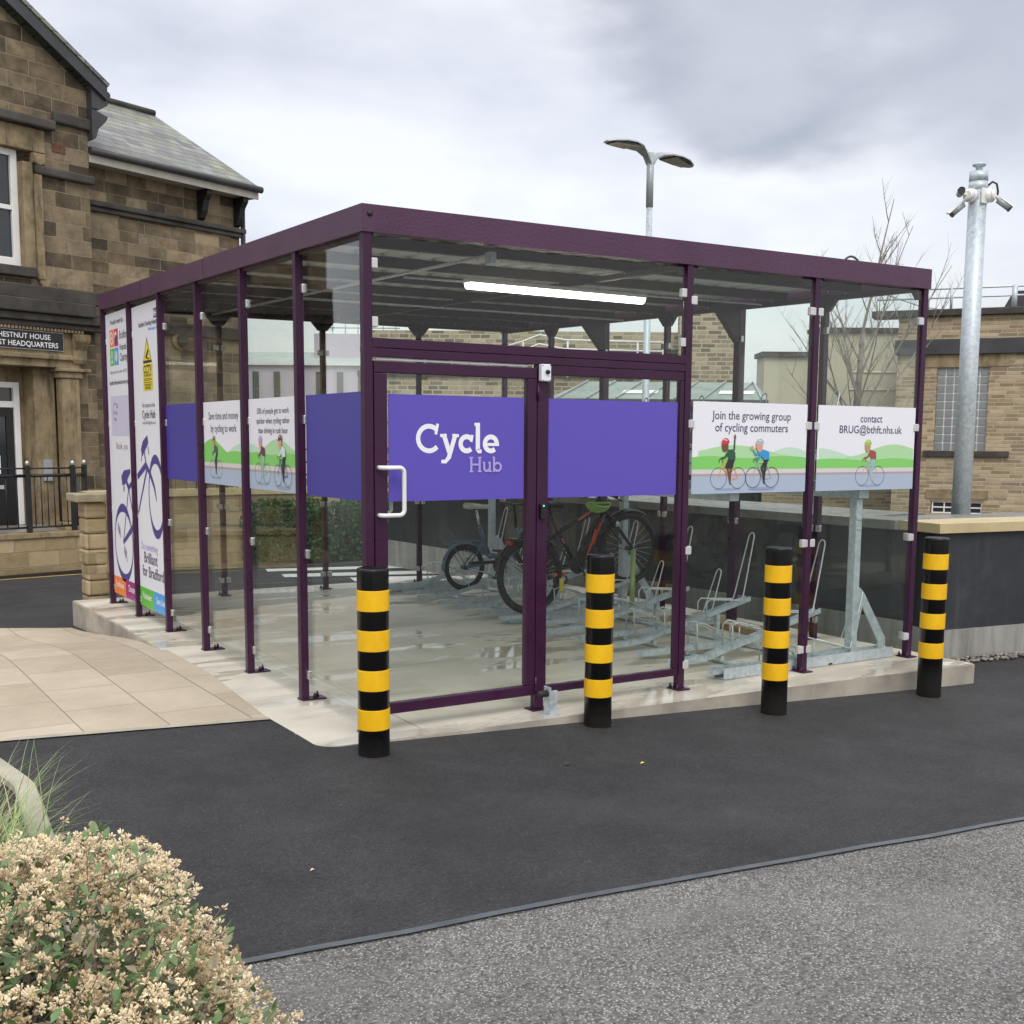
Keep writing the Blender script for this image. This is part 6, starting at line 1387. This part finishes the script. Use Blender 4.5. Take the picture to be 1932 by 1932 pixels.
mb = MB(); mb.add([(1.7, .45, 2.64), (2.5, .45, 2.64), (2.6, .75, 2.725), (1.8, .75, 2.725)], [(0, 1, 2, 3)]); mb.add([(3.9, .45, 2.64), (4.7, .45, 2.64), (4.8, .75, 2.725), (4.0, .75, 2.725)], [(0, 1, 2, 3)]); mb.build('roof_light', 'whitep', ca, fixn=False)
hb2('canopy_fascia', 0.0, 4.95, -.03, .02, 2.33, 2.485, 'blackfascia', ca); hb2('canopy_wall', .1, 4.9, .5, 1.6, -.5, 2.35, 'wglass', ca); hb2('blue_panel', 3.2, 4.4, .46, .499, 1.9, 2.3, flat('p_sky', (0.02, 0.08, 0.4)), ca)
for x in (.1, 1.7, 3.3, 4.85): mb = MB(); mb.tube([(x, .1, -.4), (x, .1, 2.45)], .04, 8); mb.build('canopy_post', 'castiron', ca)
lb = empty('lilac_building', (15.80, 48.36, 0), R(-32.75), 'pale lilac clad modern building with green metal roof and narrow windows', 'building')
mb = MB(); mb.box(-6, 7.6, 0, 8, -.5, 4.98); mb.box(3.54, 7.6, .6, 8, 4.981, 6.46); mb.build('cladding', 'lilac', lb)
slope('roof', [(-6, -.15, 4.99), (6.3, -.15, 4.99), (6.3, 1.2, 5.62), (-6, 1.2, 5.62)], 'seamroof', .05, lb)
mb = MB(); mb.box(-6, 7.6, -.2, -.16, 4.93, 5.03); mb.build('eaves_board', 'whitep', lb)
for i in range(-4, 8):
    x = .70 + .995 * i - .0; win(lb, x, x + .36, 2.9, 4.66, -.01, 'lampgrey', (1, 1), .03)
mb = MB()
for i in range(14): x = -5.8 + i * .995; mb.box(x, x + .012, -.006, -.001, 0, 4.9)
mb.build('panel_joints', 'lampgrey', lb)
lr = empty('plant_room_railing', (15.80, 48.36, 0), R(-32.75), 'thin guard rail on the roof of the lilac building', 'railing')
mb = MB()
for z in (6.75, 7.0): mb.tube([(4.2, .8, z), (7.6, .8, z)], .03, 5)
for i in range(6): mb.tube([(4.4 + i * .6, .8, 6.46), (4.4 + i * .6, .8, 7.0)], .025, 5)
mb.build('rail', 'lampgrey', lr)

# ------------------------------------------------------------------ bare tree
tr = empty('bare_tree', (9.95, 5.5, 0), 0, 'leafless young tree with upswept twiggy branches behind the shelter', 'tree')
trk = MB(); brn = MB(); rng = random.Random(23)
def branch(mb, p, d, L_, r, lvl):
    n = 5; pts = [p.copy()]; dd = d.copy()
    for i in range(n):
        dd = (dd + Vector((rng.gauss(0, .06), rng.gauss(0, .06), .05 + rng.gauss(0, .03)))).normalized(); pts.append(pts[-1] + dd * L_ / n)
    mb.tube(pts, [r * .78 * (1 - .8 * i / n) for i in range(n + 1)], 5 if lvl else 8, caps=False)
    if lvl < 3:
        k = [0, 8, 6, 3][lvl] if lvl else 0
        for j in range(k):
            t = rng.uniform(.18, .95); i = min(n - 1, int(t * n)); q = pts[i] + (pts[i + 1] - pts[i]) * (t * n - i)
            a = rng.uniform(0, 6.28); o = Vector((math.cos(a), math.sin(a), rng.uniform(.15, .8))); nd = (dd * .75 + o * .75).normalized()
            branch(mb, q, nd, L_ * rng.uniform(.22, .42) * (1.25 - t * .5), r * .42 * (1.1 - .4 * t), lvl + 1)
trk.tube([(0, 0, -.2), (.01, 0, .9), (0, .02, 1.9)], [.075, .06, .055], 10)
trk.tube([(0, .02, 1.88), (.04, .02, 2.5), (.05, 0, 3.1)], [.055, .04, .03], 8); trk.build('trunk', 'bark', tr)
branch(brn, Vector((0, 0, 2.9)), Vector((.08, .0, 1)), 2.0, .030, 1)
rt3 = Vector((.84, -.54, 0))
for (h, ang, lean, L_, r) in ((1.55, 180, .42, 2.0, .024), (1.7, 0, .62, 2.3, .024), (1.9, 200, .75, 1.8, .02), (1.8, 15, .35, 2.6, .024), (2.1, 90, .5, 1.9, .02), (2.2, 180, .30, 2.1, .02), (2.4, 350, .30, 2.3, .022), (2.0, 270, .5, 1.8, .02), (2.7, 170, .5, 1.4, .016), (2.7, 20, .55, 1.6, .018), (1.35, 190, .9, 1.7, .018), (1.3, 350, .95, 1.8, .018), (2.3, 130, .4, 1.8, .018), (1.6, 240, .6, 1.5, .018)):
    a = R(ang); o = rt3 * math.cos(a) + Vector((.54, .84, 0)) * math.sin(a)
    branch(brn, Vector((0, 0, h)), (o * lean + Vector((0, 0, .85))).normalized(), L_ * .95, r, 1)
brn.build('crown', 'bark', tr, fixn=False)

# ------------------------------------------------------------------ planting bed in the foreground
sheet('planting_bed', [(-1.99, 1.0), (-1.88, .36), (-1.82, -.15), (-1.84, -.6), (-1.885, -1.1), (-1.93, -2.0), (-1.97, -3.0), (-2.03, -4.2), (-2.3, -4.9), (-5.5, -4.9), (-5.5, 1.2), (-2.05, 1.1)], 'soil', .012, .3)
kb = MB(); kp = [(-2.02, 1.05), (-1.87, .36), (-1.808, -.10), (-1.80, -.20), (-1.83, -.6), (-1.875, -1.1), (-1.92, -2.0), (-1.96, -3.0), (-2.02, -4.2), (-2.25, -5.0)]
def smooth(p, k=6):
    r = []
    for i in range(len(p) - 1):
        a, b, c, d = (Vector(p[max(i - 1, 0)]), Vector(p[i]), Vector(p[i + 1]), Vector(p[min(i + 2, len(p) - 1)]))
        for j in range(k):
            t = j / k; q = .5 * ((2 * b) + (c - a) * t + (2 * a - 5 * b + 4 * c - d) * t * t + (3 * b - a - 3 * c + d) * t ** 3); r.append((q.x, q.y))
    return r + [p[-1]]
vs = []
for i, (x, y) in enumerate(kp):
    a = Vector(kp[max(i - 1, 0)]); b = Vector(kp[min(i + 1, len(kp) - 1)]); dd = (b - a).normalized(); n_ = Vector((-dd.y, dd.x)); z = g(x, y)
    for (o_, h_) in ((.060, -.1), (.060, .042), (.052, .050), (-.020, .050), (-.028, .042), (-.028, -.1)): vs.append((x + n_.x * o_, y + n_.y * o_, z + h_))
kb.add(vs, [(i * 6 + k, i * 6 + k + 1, (i + 1) * 6 + k + 1, (i + 1) * 6 + k) for i in range(len(kp) - 1) for k in range(5)])
tag(kb.build('kerb', 'kerb'), kind='structure')
# bark chips
rng = random.Random(5); mb = MB()
for _ in range(2500):
    x, y = rng.uniform(-3.2, -1.95), rng.uniform(-4.2, .2); p = Vector((x, y, .022)); u = Vector((rng.gauss(0, 1), rng.gauss(0, 1), rng.gauss(0, .3))).normalized() * rng.uniform(.008, .022); v = Vector((-u.y, u.x, rng.gauss(0, .006))) * .5
    mb.add([p - u - v, p + u - v, p + u + v, p - u + v], [(0, 1, 2, 3)])
tag(mb.build('bark_mulch', 'twig', fixn=False), kind='stuff')
# flowering shrub gone to seed
shb = empty('seeding_shrub', (-2.29, -3.05, 0), 0, 'large rounded shrub covered in cream and tan seed heads in the near corner', 'shrub')
SC = Vector((0, 0, 0.0)); RAD = Vector((.49, .96, .50))
lumps = [(Vector((rng.gauss(0, 1), rng.gauss(0, 1), abs(rng.gauss(0, 1)))).normalized(), rng.uniform(.05, .20)) for _ in range(48)]
def surf(dv, k=1.0):
    x, y, z = dv; e = 2.6
    s_ = (abs(x / RAD.x) ** e + abs(y / RAD.y) ** e + abs(z / RAD.z) ** e) ** (-1 / e)
    b = 0
    for l, a in lumps:
        c_ = dv.dot(l)
        if c_ > .9: b = max(b, a * ((c_ - .9) / .1) ** .5)
    b += .11 * noise.noise(dv * 2.4 + Vector((7, 3, 1))) + .05 * noise.noise(dv * 6 + Vector((2, 8, 4)))
    return dv * (s_ * k + b - .05)
S1, S2, LF, LD, TW = MB(), MB(), MB(), MB(), MB()
def floret(mb, p, d, L_, w):
    b = d.orthogonal().normalized(); c = d.cross(b); t = rng.uniform(0, 6); b, c = b * math.cos(t) + c * math.sin(t), c * math.cos(t) - b * math.sin(t)
    q = p + d * L_; m_ = p + d * L_ * .6
    v = [p, m_ + b * w, m_ - b * w * .5 + c * w * .87, m_ - b * w * .5 - c * w * .87, q + b * w * .7, q - b * w * .35 + c * w * .6, q - b * w * .35 - c * w * .6]
    mb.add(v, [(0, 1, 2), (0, 2, 3), (0, 3, 1), (1, 4, 5, 2), (2, 5, 6, 3), (3, 6, 4, 1), (4, 6, 5)])
def leaf(mb, p, d, up_, L_, w):
    sd_ = d.cross(up_).normalized(); nn = sd_.cross(d).normalized()
    v = [p, p + d * L_ * .35 + sd_ * w * .5 + nn * w * .15, p + d * L_ * .7 + sd_ * w * .42 + nn * w * .12, p + d * L_, p + d * L_ * .7 - sd_ * w * .42 + nn * w * .12, p + d * L_ * .35 - sd_ * w * .5 + nn * w * .15, p + d * L_ * .35, p + d * L_ * .7]
    mb.add(v, [(0, 6, 1), (6, 7, 2, 1), (7, 3, 2), (0, 5, 6), (6, 5, 4, 7), (7, 4, 3)], True)
def rdir():
    while True:
        v = Vector((rng.uniform(-1, 1), rng.uniform(-1.6, 1.6), rng.uniform(-.15, 1)))
        if .2 < v.length: return v.normalized()
for _ in range(10500):
    dv = rdir(); dens = noise.noise(dv * 3.2 + Vector((5, 2, 9)))
    if dens < -.13 and rng.random() < .88: continue
    k = rng.uniform(.86, 1.05); c_ = surf(dv, k); out = (dv + Vector((rng.gauss(0, .35), rng.gauss(0, .35), rng.uniform(0, .6)))).normalized()
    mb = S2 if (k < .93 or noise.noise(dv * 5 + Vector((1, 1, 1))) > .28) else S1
    if rng.random() < .03: TW.tube([c_, c_ + dv * .05], [.0015, .001], 3, caps=False); c_ = c_ + dv * rng.uniform(.03, .055)
    nf = rng.randint(7, 15); R_ = rng.uniform(.009, .022); base_ = c_ - out * .012
    for _k in range(nf):
        fd = (out * .8 + Vector((rng.gauss(0, .6), rng.gauss(0, .6), rng.gauss(0, .6)))).normalized(); floret(mb, base_ + fd * R_ * .4, fd, rng.uniform(.008, .0145), rng.uniform(.0020, .0034))
    if rng.random() < .25: TW.tube([c_ - out * rng.uniform(.06, .12) + Vector((rng.gauss(0, .01), rng.gauss(0, .01), 0)), base_], [.0016, .0009], 3, caps=False)
for _ in range(2600):
    dv = rdir(); k = rng.uniform(.84, 1.05) if noise.noise(dv * 3.2 + Vector((5, 2, 9))) > -.13 else rng.uniform(.78, .96); c_ = surf(dv, k); d = (dv + Vector((rng.gauss(0, .7), rng.gauss(0, .7), rng.gauss(0, .5)))).normalized()
    leaf(LF if rng.random() < .72 else LD, c_, d, Vector((0, 0, 1)), rng.uniform(.026, .050), rng.uniform(.012, .021))
for _ in range(6500):   # inner growth
    dv = rdir(); c_ = surf(dv, rng.uniform(.45, .82)); d = Vector((rng.gauss(0, 1), rng.gauss(0, 1), rng.gauss(0, 1))).normalized(); leaf(LD if rng.random() < .5 else LF, c_, d, Vector((.1, 0, 1)), rng.uniform(.03, .05), rng.uniform(.015, .024))
for _ in range(160):
    dv = rdir(); e_ = surf(dv, .90); TW.tube([Vector((rng.gauss(0, .08), rng.gauss(0, .15), 0)), e_ * .5 + Vector((rng.gauss(0, .03), rng.gauss(0, .03), .03)), e_], [.005, .0035, .0012], 4, caps=False)
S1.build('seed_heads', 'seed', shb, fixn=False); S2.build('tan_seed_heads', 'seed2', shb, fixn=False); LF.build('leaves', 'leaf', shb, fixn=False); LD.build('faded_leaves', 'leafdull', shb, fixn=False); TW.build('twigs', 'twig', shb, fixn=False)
# ornamental grass
gt = empty('grass_tussock', (-2.10, -1.25, 0), 0, 'tussock of long arching green grass spilling over the kerb', 'grass tussock')
G1, G2 = MB(), MB()
for i in range(760):
    a = rng.uniform(0, 6.28); lean = abs(rng.gauss(.45, .35)); L_ = rng.uniform(.22, .60); base_ = Vector((rng.gauss(0, .07), rng.gauss(0, .20), .01))
    o = Vector((math.cos(a), math.sin(a), 0)); pts = []; p = base_; d = (Vector((0, 0, 1)) + o * lean * .6).normalized(); w_ = rng.uniform(.0018, .0036); sd_ = Vector((-o.y, o.x, 0)); vs = []
    for k in range(6):
        vs += [p + sd_ * w_ * (1 - k / 5.3), p - sd_ * w_ * (1 - k / 5.3)]; d = (d + o * .13 * (1 + lean) - Vector((0, 0, .10 * (1 + lean)))).normalized(); p = p + d * L_ / 5
    (G1 if rng.random() < .7 else G2).add(vs, [(2 * k, 2 * k + 1, 2 * k + 3, 2 * k + 2) for k in range(5)], True)
G1.build('blades', 'grass', gt, fixn=False); G2.build('dry_blades', 'grassdry', gt, fixn=False)
# a few leaves and crumbs on the asphalt
for (x, y, s_, m, lb) in ((.98, -1.15, .016, 'tagyellow', 'tiny yellow leaf lying on the dark asphalt'), (.62, -1.0, .025, 'dark', 'dark curled leaf lying on the asphalt near the bollards'), (-1.05, -1.75, .010, 'seed', 'small pale stone chip on the asphalt near the joint')):
    mb = MB(); z = g(x, y) + .004; mb.add([(x - s_, y, z), (x, y - s_ * .5, z + .006), (x + s_, y, z + .002), (x, y + s_ * .5, z + .008)], [(0, 1, 2, 3)]); tag(mb.build('fallen_leaf' if m != 'seed' else 'stone_chip', m), lb, 'leaf' if m != 'seed' else 'stone')
